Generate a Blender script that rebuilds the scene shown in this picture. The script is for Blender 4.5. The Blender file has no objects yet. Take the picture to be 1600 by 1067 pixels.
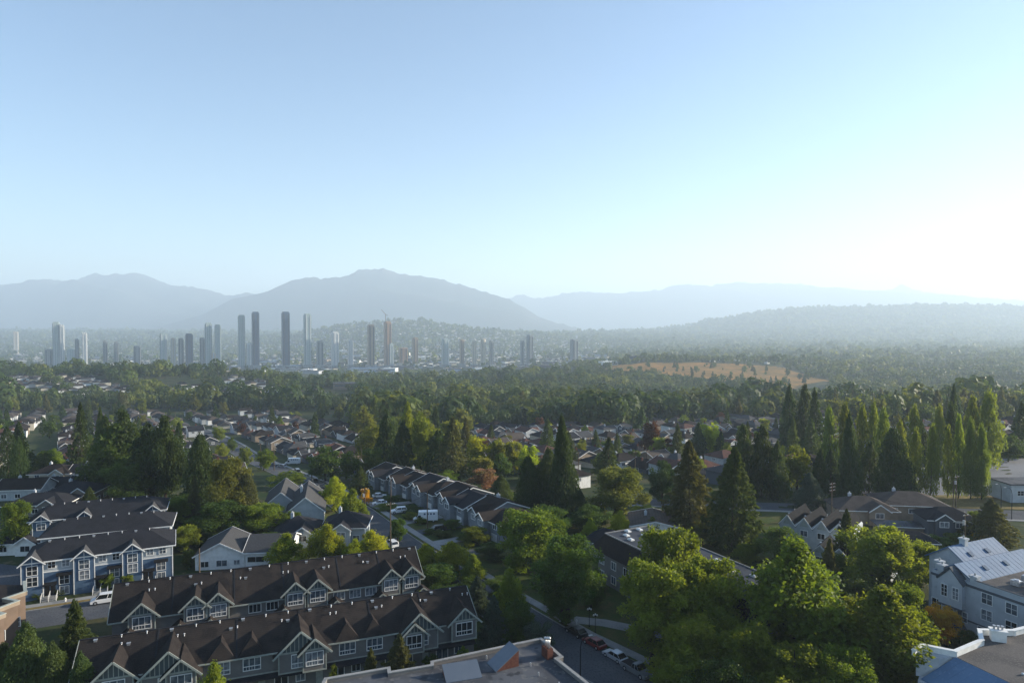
import bpy, bmesh, math, random
import numpy as np
from mathutils import Vector, Matrix
R = math.radians
random.seed(7); rng = np.random.default_rng(7)
S = bpy.context.scene
COL = S.collection
# ------------------------------------------------------------------ camera, light, exposure
F, HOR, CH = 1067.0, 505.0, 55.0          # focal length in photo pixels, horizon row, camera height
cam = bpy.data.cameras.new('camera'); cam.lens = 24.0; cam.sensor_width = 36.0
cam.clip_start = 1.0; cam.clip_end = 120000.0
cam_o = bpy.data.objects.new('camera', cam); COL.objects.link(cam_o)
cam_o.location = (0, 0, CH)
PITCH = math.atan((533.5 - HOR) / F)
cam_o.rotation_euler = (R(90) - PITCH, 0, 0)
S.camera = cam_o
SUN_AZ, SUN_EL = 76.0, 15.5               # degrees clockwise from the view axis, above the horizon
w = bpy.data.worlds.new("World"); S.world = w; w.use_nodes = True
nt = w.node_tree; bg = nt.nodes['Background']
sky = nt.nodes.new('ShaderNodeTexSky'); sky.sky_type = 'NISHITA'; sky.sun_disc = False
sky.sun_elevation = R(SUN_EL); sky.sun_rotation = R(SUN_AZ)
sky.altitude = 150; sky.air_density = 1.0; sky.dust_density = 0.3; sky.ozone_density = 2.6
nt.links.new(sky.outputs[0], bg.inputs[0]); bg.inputs[1].default_value = 0.088
sl = bpy.data.lights.new('sun', 'SUN'); sl.energy = 5.0; sl.angle = R(0.53); sl.color = (1.0, 0.89, 0.72)
so = bpy.data.objects.new('sun', sl); COL.objects.link(so)
sd = Vector((math.sin(R(SUN_AZ)) * math.cos(R(SUN_EL)), math.cos(R(SUN_AZ)) * math.cos(R(SUN_EL)), math.sin(R(SUN_EL))))
so.rotation_euler = (-sd).to_track_quat('-Z', 'Y').to_euler()
S.view_settings.view_transform = 'Standard'; S.view_settings.look = 'None'
S.view_settings.exposure = 1.42; S.view_settings.gamma = 1.0
S.cycles.max_bounces = 6; S.cycles.diffuse_bounces = 2; S.cycles.glossy_bounces = 2
S.cycles.transmission_bounces = 4; S.cycles.transparent_max_bounces = 8; S.cycles.volume_bounces = 1
S.cycles.use_denoising = True
HAZE_DENSITY = 11e-5

# ------------------------------------------------------------------ terrain
GD = [0, 200, 380, 700, 820, 1050, 1200, 1500, 1900, 2400, 3600, 4500, 5400, 6500, 7600, 11000]
GU = {
 -2.0: [0, 0, -14, -40, -42, -29, -26, -70, -100, -115, -112, -85, -40, -30, -60, -80],
 -.75: [0, 0, -14, -40, -42, -29, -26, -70, -100, -115, -112, -85, -40, -30, -60, -80],
 -.42: [0, 0, -16, -40, -43, -31, -30, -70, -100, -115, -112, -75, -38, -40, -60, -80],
 -.33: [0, 0, -16, -40, -44, -43, -47, -70, -100, -115, -105, -50, -45, -45, -70, -80],
 -.28: [0, 0, -16, -40, -45, -47, -53, -72, -100, -115, -95, 4, -40, -60, -80, -90],
 -.24: [0, 0, -17, -40, -45, -49, -56, -74, -100, -115, -80, 38, -40, -60, -80, -90],
 -.20: [0, 0, -18, -40, -45, -50, -58, -74, -100, -115, -75, 56, -40, -60, -80, -90],
 -.17: [0, 0, -18, -40, -45, -51, -59, -74, -100, -115, -75, 66, -40, -60, -80, -90],
 -.13: [0, 0, -17, -40, -45, -52, -60, -72, -100, -114, -75, 56, -40, -60, -80, -90],
 -.09: [0, 0, -17, -39, -45, -52, -60, -70, -98, -113, -80, 30, -40, -60, -80, -90],
 -.04: [0, 0, -16, -39, -45, -53, -60, -66, -95, -112, -95, 2, -40, -60, -80, -90],
 .02: [0, 0, -16, -38, -46, -54, -61, -62, -85, -108, -98, -25, -38, -60, -80, -90],
 .10: [0, 0, -16, -38, -48, -55, -58, -66, -66, -96, -98, -55, -34, -60, -80, -90],
 .20: [0, 0, -15, -38, -50, -62, -66, -68, -50, -84, -92, -70, -44, -30, -60, -80],
 .25: [0, 0, -15, -38, -50, -64, -68, -68, -50, -84, -90, -74, -44, 5, -50, -60],
 .30: [0, 0, -15, -38, -50, -65, -68, -66, -50, -84, -88, -75, -46, 75, -40, -60],
 .375: [0, 0, -14, -36, -50, -65, -70, -68, -54, -82, -86, -76, -20, 152, 0, -60],
 .44: [0, 0, -12, -34, -50, -66, -70, -70, -62, -80, -84, -76, -5, 186, 30, -60],
 .64: [0, 0, -10, -34, -50, -66, -72, -74, -76, -80, -82, -74, 10, 212, 60, -60],
 .75: [0, 0, -8, -34, -50, -66, -72, -74, -76, -80, -82, -74, 5, 200, 60, -60],
 2.0: [0, 0, -8, -34, -50, -66, -72, -74, -76, -80, -82, -74, 5, 120, 60, -60],
}
_us = np.array(sorted(GU)); _tab = np.array([GU[u] for u in sorted(GU)], float)
_g0 = np.array(GD, float); _gd = np.where(_g0 > 2400, 2400 + (_g0 - 2400) * 1.7, _g0)      # the far hills stand farther off
_tab = CH + (_tab - CH) * (_gd / _g0.clip(1)); _tab[:, 0] = 0
def G(x, y):
    """ground height; x, y may be arrays"""
    x = np.asarray(x, float); y = np.asarray(y, float)
    d = np.clip(np.hypot(x, y) * 0.35 + np.abs(y) * 0.65, 1, None)
    d = np.where(y < 1, 1.0, np.clip(y, 1, None))
    u = np.clip(x / d, -1.99, 1.99)
    d = np.minimum(d, _gd[-1] - 1)
    iu = np.clip(np.searchsorted(_us, u) - 1, 0, len(_us) - 2); fu = (u - _us[iu]) / (_us[iu + 1] - _us[iu])
    jd = np.clip(np.searchsorted(_gd, d) - 1, 0, len(_gd) - 2); fd = (d - _gd[jd]) / (_gd[jd + 1] - _gd[jd])
    fu = fu * fu * (3 - 2 * fu); fs = fd * fd * (3 - 2 * fd); fd = 0.5 * fd + 0.5 * fs
    a = _tab[iu, jd] * (1 - fu) + _tab[iu + 1, jd] * fu
    b = _tab[iu, jd + 1] * (1 - fu) + _tab[iu + 1, jd + 1] * fu
    r = a * (1 - fd) + b * fd
    n = np.sin(x * .011 + 1.3) * np.cos(y * .013) + .6 * np.sin(x * .031 + y * .027)
    r = r + n * np.clip((d - 1300) / 1500, 0, 1) * 3.0
    return float(r) if r.ndim == 0 else r
def ray(px, py):
    """direction with y component 1 for a photo pixel (horizon at HOR)"""
    c, s = math.cos(PITCH), math.sin(PITCH)
    X = (px - 800) / F; Y = -(py - 533.5) / F
    v = Vector((X, c + Y * s, -s + Y * c)); return v / v.y
def at(px, py, z=0.0):
    """point where the sight line of a photo pixel meets height z above a local ground of 0"""
    v = ray(px, py); t = (z - CH) / v.z
    return Vector((v.x * t, t, z))
def ond(px, d):
    """ground point in the direction of column px at depth d"""
    x = ray(px, 600).x * d
    return Vector((x, d, G(x, d)))
def ztop(py, d):
    return CH + ray(800, py).z * d

# ------------------------------------------------------------------ materials
def mat(name, col, rough=.8, spec=.06, metal=0.0, noise=None, bump=None, trans=None, courses=None, rnd=0.0, col2=None):
    m = bpy.data.materials.new(name); m.use_nodes = True
    t = m.node_tree; b = t.nodes['Principled BSDF']
    b.inputs['Roughness'].default_value = rough; b.inputs['Metallic'].default_value = metal
    b.inputs['Specular IOR Level'].default_value = spec
    b.inputs['Base Color'].default_value = (*col, 1)
    N, L = t.nodes.new, t.links.new
    tc = N('ShaderNodeTexCoord'); last = None
    def rgb(c):
        n = N('ShaderNodeRGB'); n.outputs[0].default_value = (*c, 1); return n.outputs[0]
    def mix(fac, a, bb, typ='MIX'):
        n = N('ShaderNodeMix'); n.data_type = 'RGBA'; n.blend_type = typ
        if isinstance(fac, float): n.inputs[0].default_value = fac
        else: L(fac, n.inputs[0])
        L(a, n.inputs[6]); L(bb, n.inputs[7]); return n.outputs[2]
    def noi(scale, det=4, coord='Object'):
        n = N('ShaderNodeTexNoise'); n.inputs['Scale'].default_value = scale; n.inputs['Detail'].default_value = det
        L(tc.outputs[coord], n.inputs['Vector']); return n.outputs['Fac']
    def rmp(s, a, bb):
        n = N('ShaderNodeMapRange'); n.inputs[1].default_value = a; n.inputs[2].default_value = bb; L(s, n.inputs[0]); return n.outputs[0]
    cur = rgb(col)
    if noise:                      # (scale, second colour) or a list of them
        for sc, c2, lo, hi in (noise if isinstance(noise, list) else [noise]):
            cur = mix(rmp(noi(sc), lo, hi), cur, rgb(c2))
    if courses:                    # horizontal courses of shingles / laps: period in metres, depth of tone
        sp = N('ShaderNodeSeparateXYZ'); L(tc.outputs['Object'], sp.inputs[0])
        mm = N('ShaderNodeMath'); mm.operation = 'DIVIDE'; L(sp.outputs[courses[2] if len(courses) > 2 else 2], mm.inputs[0]); mm.inputs[1].default_value = courses[0]
        fr = N('ShaderNodeMath'); fr.operation = 'FRACT'; L(mm.outputs[0], fr.inputs[0])
        n2 = N('ShaderNodeMapRange'); L(fr.outputs[0], n2.inputs[0]); n2.inputs[1].default_value = 0; n2.inputs[2].default_value = .3; n2.inputs[3].default_value = 1 - courses[1]; n2.inputs[4].default_value = 1
        cc = N('ShaderNodeCombineColor')
        for i in range(3): L(n2.outputs[0], cc.inputs[i])
        cur = mix(1.0, cur, cc.outputs[0], 'MULTIPLY')
        pass
    if rnd:
        oi = N('ShaderNodeObjectInfo'); h = N('ShaderNodeHueSaturation')
        a = N('ShaderNodeMapRange'); L(oi.outputs['Random'], a.inputs[0]); a.inputs[3].default_value = 1 - rnd; a.inputs[4].default_value = 1 + rnd
        L(a.outputs[0], h.inputs['Value'])
        mm = N('ShaderNodeMath'); mm.operation = 'MULTIPLY'; mm.inputs[1].default_value = 7.31; L(oi.outputs['Random'], mm.inputs[0])
        fr = N('ShaderNodeMath'); fr.operation = 'FRACT'; L(mm.outputs[0], fr.inputs[0])
        a2 = N('ShaderNodeMapRange'); L(fr.outputs[0], a2.inputs[0]); a2.inputs[3].default_value = .5 - .05 * rnd; a2.inputs[4].default_value = .5 + .10 * rnd
        L(a2.outputs[0], h.inputs['Hue']); L(cur, h.inputs['Color']); cur = h.outputs[0]
    L(cur, b.inputs['Base Color'])
    if bump:
        bp = N('ShaderNodeBump'); bp.inputs['Strength'].default_value = bump[1]; bp.inputs['Distance'].default_value = bump[2] if len(bump) > 2 else .1
        L(noi(bump[0], 6), bp.inputs['Height']); L(bp.outputs[0], b.inputs['Normal'])
    if trans:                      # leaf: mix in a translucent lobe
        tr = N('ShaderNodeBsdfTranslucent'); ms = N('ShaderNodeMixShader'); ms.inputs[0].default_value = trans[0]
        tm = mix(1.0, cur, rgb(trans[1]), 'MULTIPLY'); L(tm, tr.inputs['Color'])
        L(b.outputs[0], ms.inputs[1]); L(tr.outputs[0], ms.inputs[2]); L(ms.outputs[0], t.nodes['Material Output'].inputs['Surface'])
    return m
def leafmat(name, col, col2, tr=.45, sc=.35, rnd=.22, tcol=(2.2, 2.0, .8)):
    return mat(name, col, rough=.6, spec=.14, noise=[(sc, col2, .42, .62), (1.7, tuple(c * .7 for c in col), .5, .7)], trans=(tr, tcol), rnd=rnd)

# ------------------------------------------------------------------ mesh helpers
class MB:
    def __init__(s): s.v = []; s.f = []; s.m = []; s.k = 0
    def add(s, vs, fs, k=None):
        n = len(s.v); s.v += [tuple(v) for v in vs]; s.f += [tuple(i + n for i in f) for f in fs]
        s.m += [s.k if k is None else k] * len(fs); return s
    def box(s, x0, x1, y0, y1, z0, z1, k=None):
        return s.add([(x0, y0, z0), (x1, y0, z0), (x1, y1, z0), (x0, y1, z0), (x0, y0, z1), (x1, y0, z1), (x1, y1, z1), (x0, y1, z1)],
                     [(3, 2, 1, 0), (4, 5, 6, 7), (0, 1, 5, 4), (1, 2, 6, 5), (2, 3, 7, 6), (3, 0, 4, 7)], k)
    def slab(s, pts, t, k=None):
        """polygon of upper points thickened downwards by t"""
        n = len(pts); up = [Vector(p) for p in pts]; dn = [p - Vector((0, 0, t)) for p in up]
        fs = [tuple(range(n)), tuple(range(2 * n - 1, n - 1, -1))] + [(i, n + i, n + (i + 1) % n, (i + 1) % n) for i in range(n)]
        return s.add(up + dn, fs, k)
    def beam(s, a, b, w, h, k=None, up=Vector((0, 0, 1))):
        a, b = Vector(a), Vector(b); d = (b - a).normalized(); sx = d.cross(up)
        if sx.length < 1e-4: sx = Vector((1, 0, 0))
        sx.normalize(); uz = sx.cross(d); sx = sx * w / 2; uz = uz * h / 2
        vs = [a - sx - uz, a + sx - uz, a + sx + uz, a - sx + uz, b - sx - uz, b + sx - uz, b + sx + uz, b - sx + uz]
        return s.add(vs, [(3, 2, 1, 0), (4, 5, 6, 7), (0, 1, 5, 4), (1, 2, 6, 5), (2, 3, 7, 6), (3, 0, 4, 7)], k)
    def tube(s, pts, rad, n=8, k=None, cap=True):
        pts = [Vector(p) for p in pts]; rings = []
        if not isinstance(rad, (list, tuple)): rad = [rad] * len(pts)
        for i, p in enumerate(pts):
            d = (pts[min(i + 1, len(pts) - 1)] - pts[max(i - 1, 0)]).normalized()
            a = d.orthogonal().normalized(); 
            if abs(d.z) > .7: a = Vector((1, 0, 0)) - d * d.x; a.normalize()
            b = d.cross(a)
            rings.append([p + (a * math.cos(2 * math.pi * j / n) + b * math.sin(2 * math.pi * j / n)) * rad[i] for j in range(n)])
        vs = [v for r in rings for v in r]; fs = []
        for i in range(len(pts) - 1):
            for j in range(n): fs.append((i * n + j, i * n + (j + 1) % n, (i + 1) * n + (j + 1) % n, (i + 1) * n + j))
        if cap: fs += [tuple(range(n - 1, -1, -1)), tuple(range((len(pts) - 1) * n, len(pts) * n))]
        return s.add(vs, fs, k)
    def prism(s, poly, y0, y1, k=None):
        """polygon in x,z extruded along y"""
        n = len(poly); vs = [(x, y0, z) for x, z in poly] + [(x, y1, z) for x, z in poly]
        return s.add(vs, [tuple(range(n)), tuple(range(2 * n - 1, n - 1, -1))] + [(i, n + i, n + (i + 1) % n, (i + 1) % n) for i in range(n)], k)
    def mesh(s, name, mats, smooth=False, fix=True):
        me = bpy.data.meshes.new(name); me.from_pydata(s.v, [], s.f)
        for m_ in (mats if isinstance(mats, (list, tuple)) else [mats]): me.materials.append(m_)
        if len(me.polygons): me.polygons.foreach_set('material_index', s.m)
        if fix:
            bm = bmesh.new(); bm.from_mesh(me); bmesh.ops.recalc_face_normals(bm, faces=bm.faces); bm.to_mesh(me); bm.free()
        if smooth: me.polygons.foreach_set('use_smooth', [True] * len(me.polygons))
        me.update(); return me
def link(name, data, parent=None, loc=(0, 0, 0), rz=0.0):
    o = bpy.data.objects.new(name, data); COL.objects.link(o)
    o.location = loc
    if rz: o.rotation_euler = (0, 0, rz)
    if parent is not None: o.parent = parent
    return o
def tag(o, label=None, cat=None, group=None, kind=None):
    if label: o['label'] = label
    if cat: o['category'] = cat
    if group: o['group'] = group
    if kind: o['kind'] = kind
    return o
def thing(name, label, cat, loc, rz=0.0, group=None):
    return tag(link(name, None, None, loc, rz), label, cat, group)
def part(parent, name, mb, mats, loc=(0, 0, 0), rz=0.0, label=None, smooth=False):
    me = mb if isinstance(mb, bpy.types.Mesh) else mb.mesh(name, mats, smooth)
    return tag(link(name, me, parent, loc, rz), label)
def copy_tree(o, loc, rz=None, label=None, group=None, scale=None):
    c = o.copy(); COL.objects.link(c); c.location = loc
    if rz is not None: c.rotation_euler = (0, 0, rz)
    if scale is not None: c.scale = scale
    if label: c['label'] = label
    if group: c['group'] = group
    def rec(src, dst):
        for ch in src.children:
            k = ch.copy(); COL.objects.link(k); k.parent = dst; rec(ch, k)
    rec(o, c); return c
def npmesh(name, V, Fq, mats, smooth=False, mi=None):
    """V (n,3), Fq (m,k) arrays"""
    me = bpy.data.meshes.new(name); V = np.asarray(V, np.float32); Fq = np.asarray(Fq, np.int32)
    m, k = Fq.shape
    me.vertices.add(len(V)); me.vertices.foreach_set('co', V.ravel())
    me.loops.add(m * k); me.loops.foreach_set('vertex_index', Fq.ravel())
    me.polygons.add(m); me.polygons.foreach_set('loop_start', np.arange(m, dtype=np.int32) * k)
    try: me.polygons.foreach_set('loop_total', np.full(m, k, np.int32))
    except Exception: pass
    for m_ in (mats if isinstance(mats, (list, tuple)) else [mats]): me.materials.append(m_)
    if mi is not None: me.polygons.foreach_set('material_index', np.asarray(mi, np.int32))
    if smooth: me.polygons.foreach_set('use_smooth', [True] * m)
    me.update(calc_edges=True); me.validate(); return me
# ------------------------------------------------------------------ ground sheet and mountains
M = {}
M['ground'] = mat('ground', (.035, .050, .018), rough=.95, spec=.1,
    noise=[(.02, (.070, .062, .030), .45, .6), (.11, (.025, .045, .014), .45, .6), (.35, (.10, .085, .045), .58, .68), (1.5, (.03, .04, .018), .5, .7)])
M['mount'] = mat('mountain_forest', (.030, .042, .030), rough=.95, spec=.05, noise=[(.0012, (.055, .055, .045), .45, .65)])
us = np.concatenate([np.linspace(-2, -.9, 12, endpoint=False), np.linspace(-.9, .9, 150), np.linspace(.9, 2, 13)[1:]])
ds = np.concatenate([[-300, -60], np.geomspace(30, 16900, 210)])
V = []
for d in ds:
    dd = max(d, 30)
    xs = us * (dd if d > 0 else 260)
    V.append(np.stack([xs, np.full_like(xs, d), G(xs, np.full_like(xs, d))], 1))
V = np.concatenate(V); nu = len(us); nd = len(ds)
ii, jj = np.meshgrid(np.arange(nd - 1), np.arange(nu - 1), indexing='ij'); a = (ii * nu + jj).ravel()
Fq = np.stack([a, a + 1, a + nu + 1, a + nu], 1)
# outer skirt of the plain so the sheet reaches the horizon
n0 = len(V); o = 60000
last = np.arange((nd - 1) * nu, nd * nu)
Vs = V[last].copy(); Vs[:, 1] = 62000; Vs[:, 0] = us * 31000; Vs[:, 2] = -150
V = np.concatenate([V, Vs]); b = np.arange(n0, n0 + nu)
Fq = np.concatenate([Fq, np.stack([last[:-1], last[1:], b[1:], b[:-1]], 1)])
tag(link('ground', npmesh('ground', V, Fq, M['ground'], True)), 'mixed dry and green ground falling away from the houses to the valley', kind='structure')

def mountain(name, label, prof, d0, depth, seed, base=-160, amp=.16, nu=420, nd=41):
    r = np.random.default_rng(seed)
    px = np.array([p[0] for p in prof], float); py = np.array([p[1] for p in prof], float)
    cols = np.linspace(px[0], px[-1], nu)
    top = CH + (HOR - np.interp(cols, px, py)) / F * d0
    X0 = (cols - 800) / F * d0
    jag = (np.interp(cols, np.arange(px[0], px[-1] + 9, 6), r.normal(0, 1.0, len(np.arange(px[0], px[-1] + 9, 6))))) / F * d0
    V = []; top0 = top
    t = np.linspace(-1, 1, nd)
    ph = r.uniform(0, 6, 12)
    for tt in t:
        fall = 1 - abs(tt) ** 1.25; top = top0 + jag * max(0, 1 - abs(tt) * 5)
        sp = sum(np.sin(X0 / (2600 / (k + 1)) + ph[k] + 2.5 * np.sin(tt * (4 + k) + X0 / 1900)) / (k + 1.5) for k in range(7))
        z = base + (top - base) * np.clip(fall * (1 + amp * sp * abs(tt) * (1 - abs(tt)) * 4), 0, 1.2)
        y = d0 + tt * depth + 0 * X0
        V.append(np.stack([X0 * (1 + tt * depth / d0 * .3), y, z], 1))
    V = np.concatenate(V)
    ii, jj = np.meshgrid(np.arange(nd - 1), np.arange(nu - 1), indexing='ij'); a = (ii * nu + jj).ravel()
    Fq = np.stack([a, a + 1, a + nu + 1, a + nu], 1)
    tag(link(name, npmesh(name, V, Fq, M['mount'], True)), label, kind='structure')
mountain('mountains', 'blue jagged mountain range behind the tower skyline',
  [(-700, 470), (-300, 440), (-120, 452), (0, 448), (18, 445), (45, 444), (60, 438), (92, 437), (108, 441), (117, 440), (140, 429), (150, 428), (165, 430), (180, 427), (192, 430),
   (205, 427), (218, 426), (240, 434), (262, 444), (280, 448), (300, 448), (330, 455), (355, 462), (375, 462), (390, 458), (405, 460), (425, 458), (450, 470), (520, 490), (600, 505)], 14500, 2600, 3)
mountain('mountain', 'broad hazy mountain in the middle of the distance',
  [(250, 512), (330, 490), (370, 468), (400, 462), (425, 455), (445, 445), (463, 436), (482, 433), (503, 435), (525, 433), (548, 430), (560, 422), (572, 420), (590, 422), (600, 421), (625, 428),
   (645, 431), (656, 431), (672, 434), (690, 436), (712, 443), (727, 446), (745, 452), (765, 458), (790, 466), (815, 477), (840, 494), (870, 505), (900, 512)], 11800, 1900, 5)
mountain('mountain_ridge', 'pale far ridge below the bright sky on the right',
  [(740, 500), (790, 466), (812, 461), (835, 466), (850, 466), (880, 459), (905, 456), (935, 456), (965, 459), (990, 456), (1030, 453), (1048, 447), (1060, 444), (1090, 445), (1110, 447), (1130, 443),
   (1150, 441), (1180, 442), (1210, 443), (1260, 445), (1290, 451), (1310, 449), (1335, 454), (1390, 456), (1450, 459), (1480, 460), (1530, 466), (1600, 470), (1800, 468), (2300, 470)], 18000, 1500, 9)
mountain('mountain_peak', 'faint pointed white peak far beyond the right ridge',
  [(1340, 470), (1375, 456), (1393, 452), (1400, 447), (1407, 443), (1413, 446), (1425, 451), (1450, 457), (1500, 462), (1560, 470)], 20000, 500, 10, amp=.05, nu=80, nd=15)
# the air: one closed even volume
hz = MB().box(-26000, 26000, -900, 20800, -190, 1260)
hm = bpy.data.materials.new('haze_air'); hm.use_nodes = True; ht = hm.node_tree; ht.nodes.clear()
ho = ht.nodes.new('ShaderNodeOutputMaterial'); hv = ht.nodes.new('ShaderNodeVolumePrincipled')
hv.inputs['Color'].default_value = (.70, .85, 1.0, 1); hv.inputs['Density'].default_value = HAZE_DENSITY; hv.inputs['Anisotropy'].default_value = .18
ht.links.new(hv.outputs[0], ho.inputs['Volume'])
tag(link('haze', hz.mesh('haze', hm)), 'pale morning haze filling the valley', kind='stuff')
# ------------------------------------------------------------------ trees
M['bark'] = mat('bark', (.075, .055, .040), rough=.95, noise=(2.0, (.040, .030, .022), .4, .6), bump=(9, .6))
LM = {
 'maple': leafmat('leaf_maple', (.112, .150, .020), (.160, .195, .026)),
 'dark': leafmat('leaf_dark_green', (.056, .090, .018), (.086, .122, .022), tr=.35),
 'lime': leafmat('leaf_lime', (.215, .255, .020), (.280, .300, .030), tr=.5),
 'olive': leafmat('leaf_olive', (.105, .115, .026), (.140, .142, .034), tr=.4),
 'gold': leafmat('leaf_gold', (.55, .27, .020), (.36, .26, .030), tr=.5),
 'yellow': leafmat('leaf_yellow_green', (.125, .150, .022), (.175, .190, .028), tr=.5),
 'pink': leafmat('leaf_pink', (.30, .15, .10), (.12, .11, .04), tr=.35),
 'red': leafmat('leaf_dark_red', (.055, .022, .018), (.075, .032, .022), tr=.35),
 'cedar': leafmat('needle_cedar', (.034, .056, .018), (.058, .086, .020), tr=.3),
 'fir': leafmat('needle_fir', (.055, .082, .024), (.088, .112, .030), tr=.3),
 'firo': leafmat('needle_fir_olive', (.080, .084, .030), (.112, .108, .040), tr=.3),
 'blue': leafmat('needle_blue_spruce', (.050, .075, .055), (.070, .095, .070), tr=.25),
 'poplar': leafmat('leaf_poplar', (.100, .135, .026), (.145, .172, .032), tr=.45),
}
def quads(P, D, S1, S2, r):
    """rhombic leaves: centres P, long axis D, half lengths S1, half widths S2"""
    n = len(P); D = D / (np.linalg.norm(D, axis=1, keepdims=True) + 1e-9)
    A = r.normal(size=(n, 3)); B = np.cross(D, A); B /= np.linalg.norm(B, axis=1, keepdims=True) + 1e-9
    S1 = S1[:, None]; S2 = S2[:, None]
    bend = np.cross(B, D) * S1 * .25
    return np.stack([P - D * S1, P + B * S2 + bend, P + D * S1, P - B * S2 + bend], 1).reshape(-1, 3)
def unit(n, r):
    v = r.normal(size=(n, 3)); return v / np.linalg.norm(v, axis=1, keepdims=True)
def tubes_np(segs, n=5):
    mb = MB()
    for pts, rad in segs: mb.tube(pts, rad, n)
    return mb
def gen_broad(seed, n, leaf, K=46, env='round'):
    """crown of unit radius 1 in x,y, z 0..2 ; trunk part below given separately"""
    r = np.random.default_rng(seed); C = []; Rb = []
    k = 0
    while len(C) < K and k < 4000:
        k += 1
        th = r.uniform(0, 2 * math.pi); z = r.uniform(0.12, 1.92) ** 1.0
        if env == 'round': e = math.sqrt(max(0, 1 - ((z - 1.0) / 1.0) ** 2)) ** .8
        elif env == 'ovate': e = min(1, (z / .45)) ** .6 * max(0, (2.0 - z) / 1.45) ** .95 if z > .55 else (z / .55) ** .5
        elif env == 'column': e = min(1, .62 + z * .8) * max(0, 1 - (z / 2) ** 1.9) ** .75
        e = min(e, 1)
        q = r.uniform(.45, .95) if r.random() < .8 else r.uniform(0, .5)
        rb = r.uniform(.13, .30) * (.6 + .5 * e) * (.8 if env == 'column' else 1)
        rr = max(0, e * q * 1.05 - rb * .45)
        C.append((rr * math.cos(th) * r.uniform(.88, 1.08), rr * math.sin(th), min(z, 1.98 - rb * .6))); Rb.append(rb)
    C = np.array(C); Rb = np.array(Rb)
    if env != 'column':
        if env == 'ovate': C = np.vstack([C, [[.02, 0, 1.72], [-.02, .02, 1.86], [.06, .02, 1.58]]]); Rb = np.append(Rb, [.16, .10, .20])
        C = np.vstack([C, [[0, 0, 1.0], [.2, .1, 1.3], [-.2, -.1, .8]]]); Rb = np.append(Rb, [.55, .42, .42])
    w = Rb ** 2; idx = r.choice(len(C), n, p=w / w.sum())
    dirs = unit(n, r); dirs[:, 2] = dirs[:, 2] * .85 + .12
    rad = (r.uniform(0, 1, n) ** .25) * Rb[idx] * (1 + .25 * np.sin(dirs[:, 0] * 7 + idx) * np.cos(dirs[:, 1] * 6))
    P = C[idx] + dirs * rad[:, None]
    if env == 'column': m_ = r.random(n) < .3; zz = r.uniform(.05, 1.85, n); aa = r.uniform(0, 6.28, n); rr_ = .6 * np.sqrt(1 - (zz / 2) ** 2) * np.sqrt(r.random(n)); P[m_] = np.stack([rr_ * np.cos(aa), rr_ * np.sin(aa), zz], 1)[m_]
    # stray twigs
    ns = n // 25; s = r.choice(n, ns); P[s] += dirs[s] * r.uniform(.02, .14, ns)[:, None]
    if env == 'column': P[:, 2] += .10 * r.random(n)
    D = dirs * .6 + unit(n, r); D[:, 2] += (-.15 if env != 'column' else .9)
    S = leaf * r.uniform(.6, 1.3, n)
    if env == 'column': P[:, 2] = np.clip(P[:, 2], .0, 2.05); S *= .9
    return quads(P, D, S, S * .62, r), C, Rb
def gen_cone(seed, n, leaf, kind):
    """conifer, unit radius, z 0..2 (tip at 2)"""
    r = np.random.default_rng(seed)
    if kind == 'fir':
        Ps = []; Ds = []; Ss = []
        nb = int(150) if n > 3000 else (70 if n > 900 else 34)
        per = n // nb
        for i in range(nb):
            t = (i + .5) / nb; z = 2 * (1 - (1 - t) ** 1.0) * .97
            th = i * 2.399 + r.normal() * .3
            L = (1 - t) ** .82 * (1.0 if z > .12 else .7) * r.uniform(.72, 1.12) + .03
            s = r.uniform(.08, 1, per) ** .7
            side = r.normal(size=per) * .15 * L * (1.15 - s) * 2
            dx, dy = math.cos(th), math.sin(th)
            droop = -.22 * L * s ** 1.5 + .10 * L * s ** 4 + .08 * L * s
            P = np.stack([dx * L * s - dy * side, dy * L * s + dx * side, z + droop - abs(side) * .25 + r.normal(size=per) * .02], 1)
            D = np.stack([dx + -dy * side * 4, dy + dx * side * 4, np.full(per, -.25)], 1) + r.normal(size=(per, 3)) * .35
            Ps.append(P); Ds.append(D); Ss.append(np.full(per, leaf) * (0.55 + .6 * L))
        P = np.concatenate(Ps); D = np.concatenate(Ds); S = np.concatenate(Ss) * r.uniform(.6, 1.2, len(P))
        return quads(P, D, S, S * .42, r)
    # dense cedar / cypress: lumpy cone of drooping sprays
    n1 = n; z = 2 * (1 - np.sqrt(1 - r.uniform(0, .995, n1))) if kind == 'cone' else r.uniform(0, 2, n1)
    t = z / 2
    if kind == 'cone': prof = (1 - t) ** .78 * np.minimum(1, (t + .03) / .10) ** .4
    else: prof = np.minimum(1, (1 - t) * 1.9) ** .75 * np.minimum(1, (t + .05) / .15) ** .4
    th = r.uniform(0, 2 * math.pi, n1)
    lump = 1 + .16 * np.sin(th * 3 + z * 9 + seed) * np.sin(z * 14 + th * 2) + .12 * np.sin(th * 7 + z * 23 + seed * 2) + .06 * np.sin(th * 13 - z * 41)
    rr = prof * lump * (r.uniform(0, 1, n1) ** .22)
    P = np.stack([rr * np.cos(th), rr * np.sin(th), z + .03 * r.normal(size=n1)], 1)
    D = np.stack([np.cos(th) * .5, np.sin(th) * .5, np.full(n1, -.8 if kind == 'cone' else .8)], 1) + r.normal(size=(n1, 3)) * .45
    S = leaf * r.uniform(.6, 1.3, n1) * (.45 + .55 * prof)
    return quads(P, D, S, S * .5, r)
TREE = {}     # kind -> list of (crown mesh, trunk mesh), crown normalised: radius 1, height 2 (z 0..2)
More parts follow.
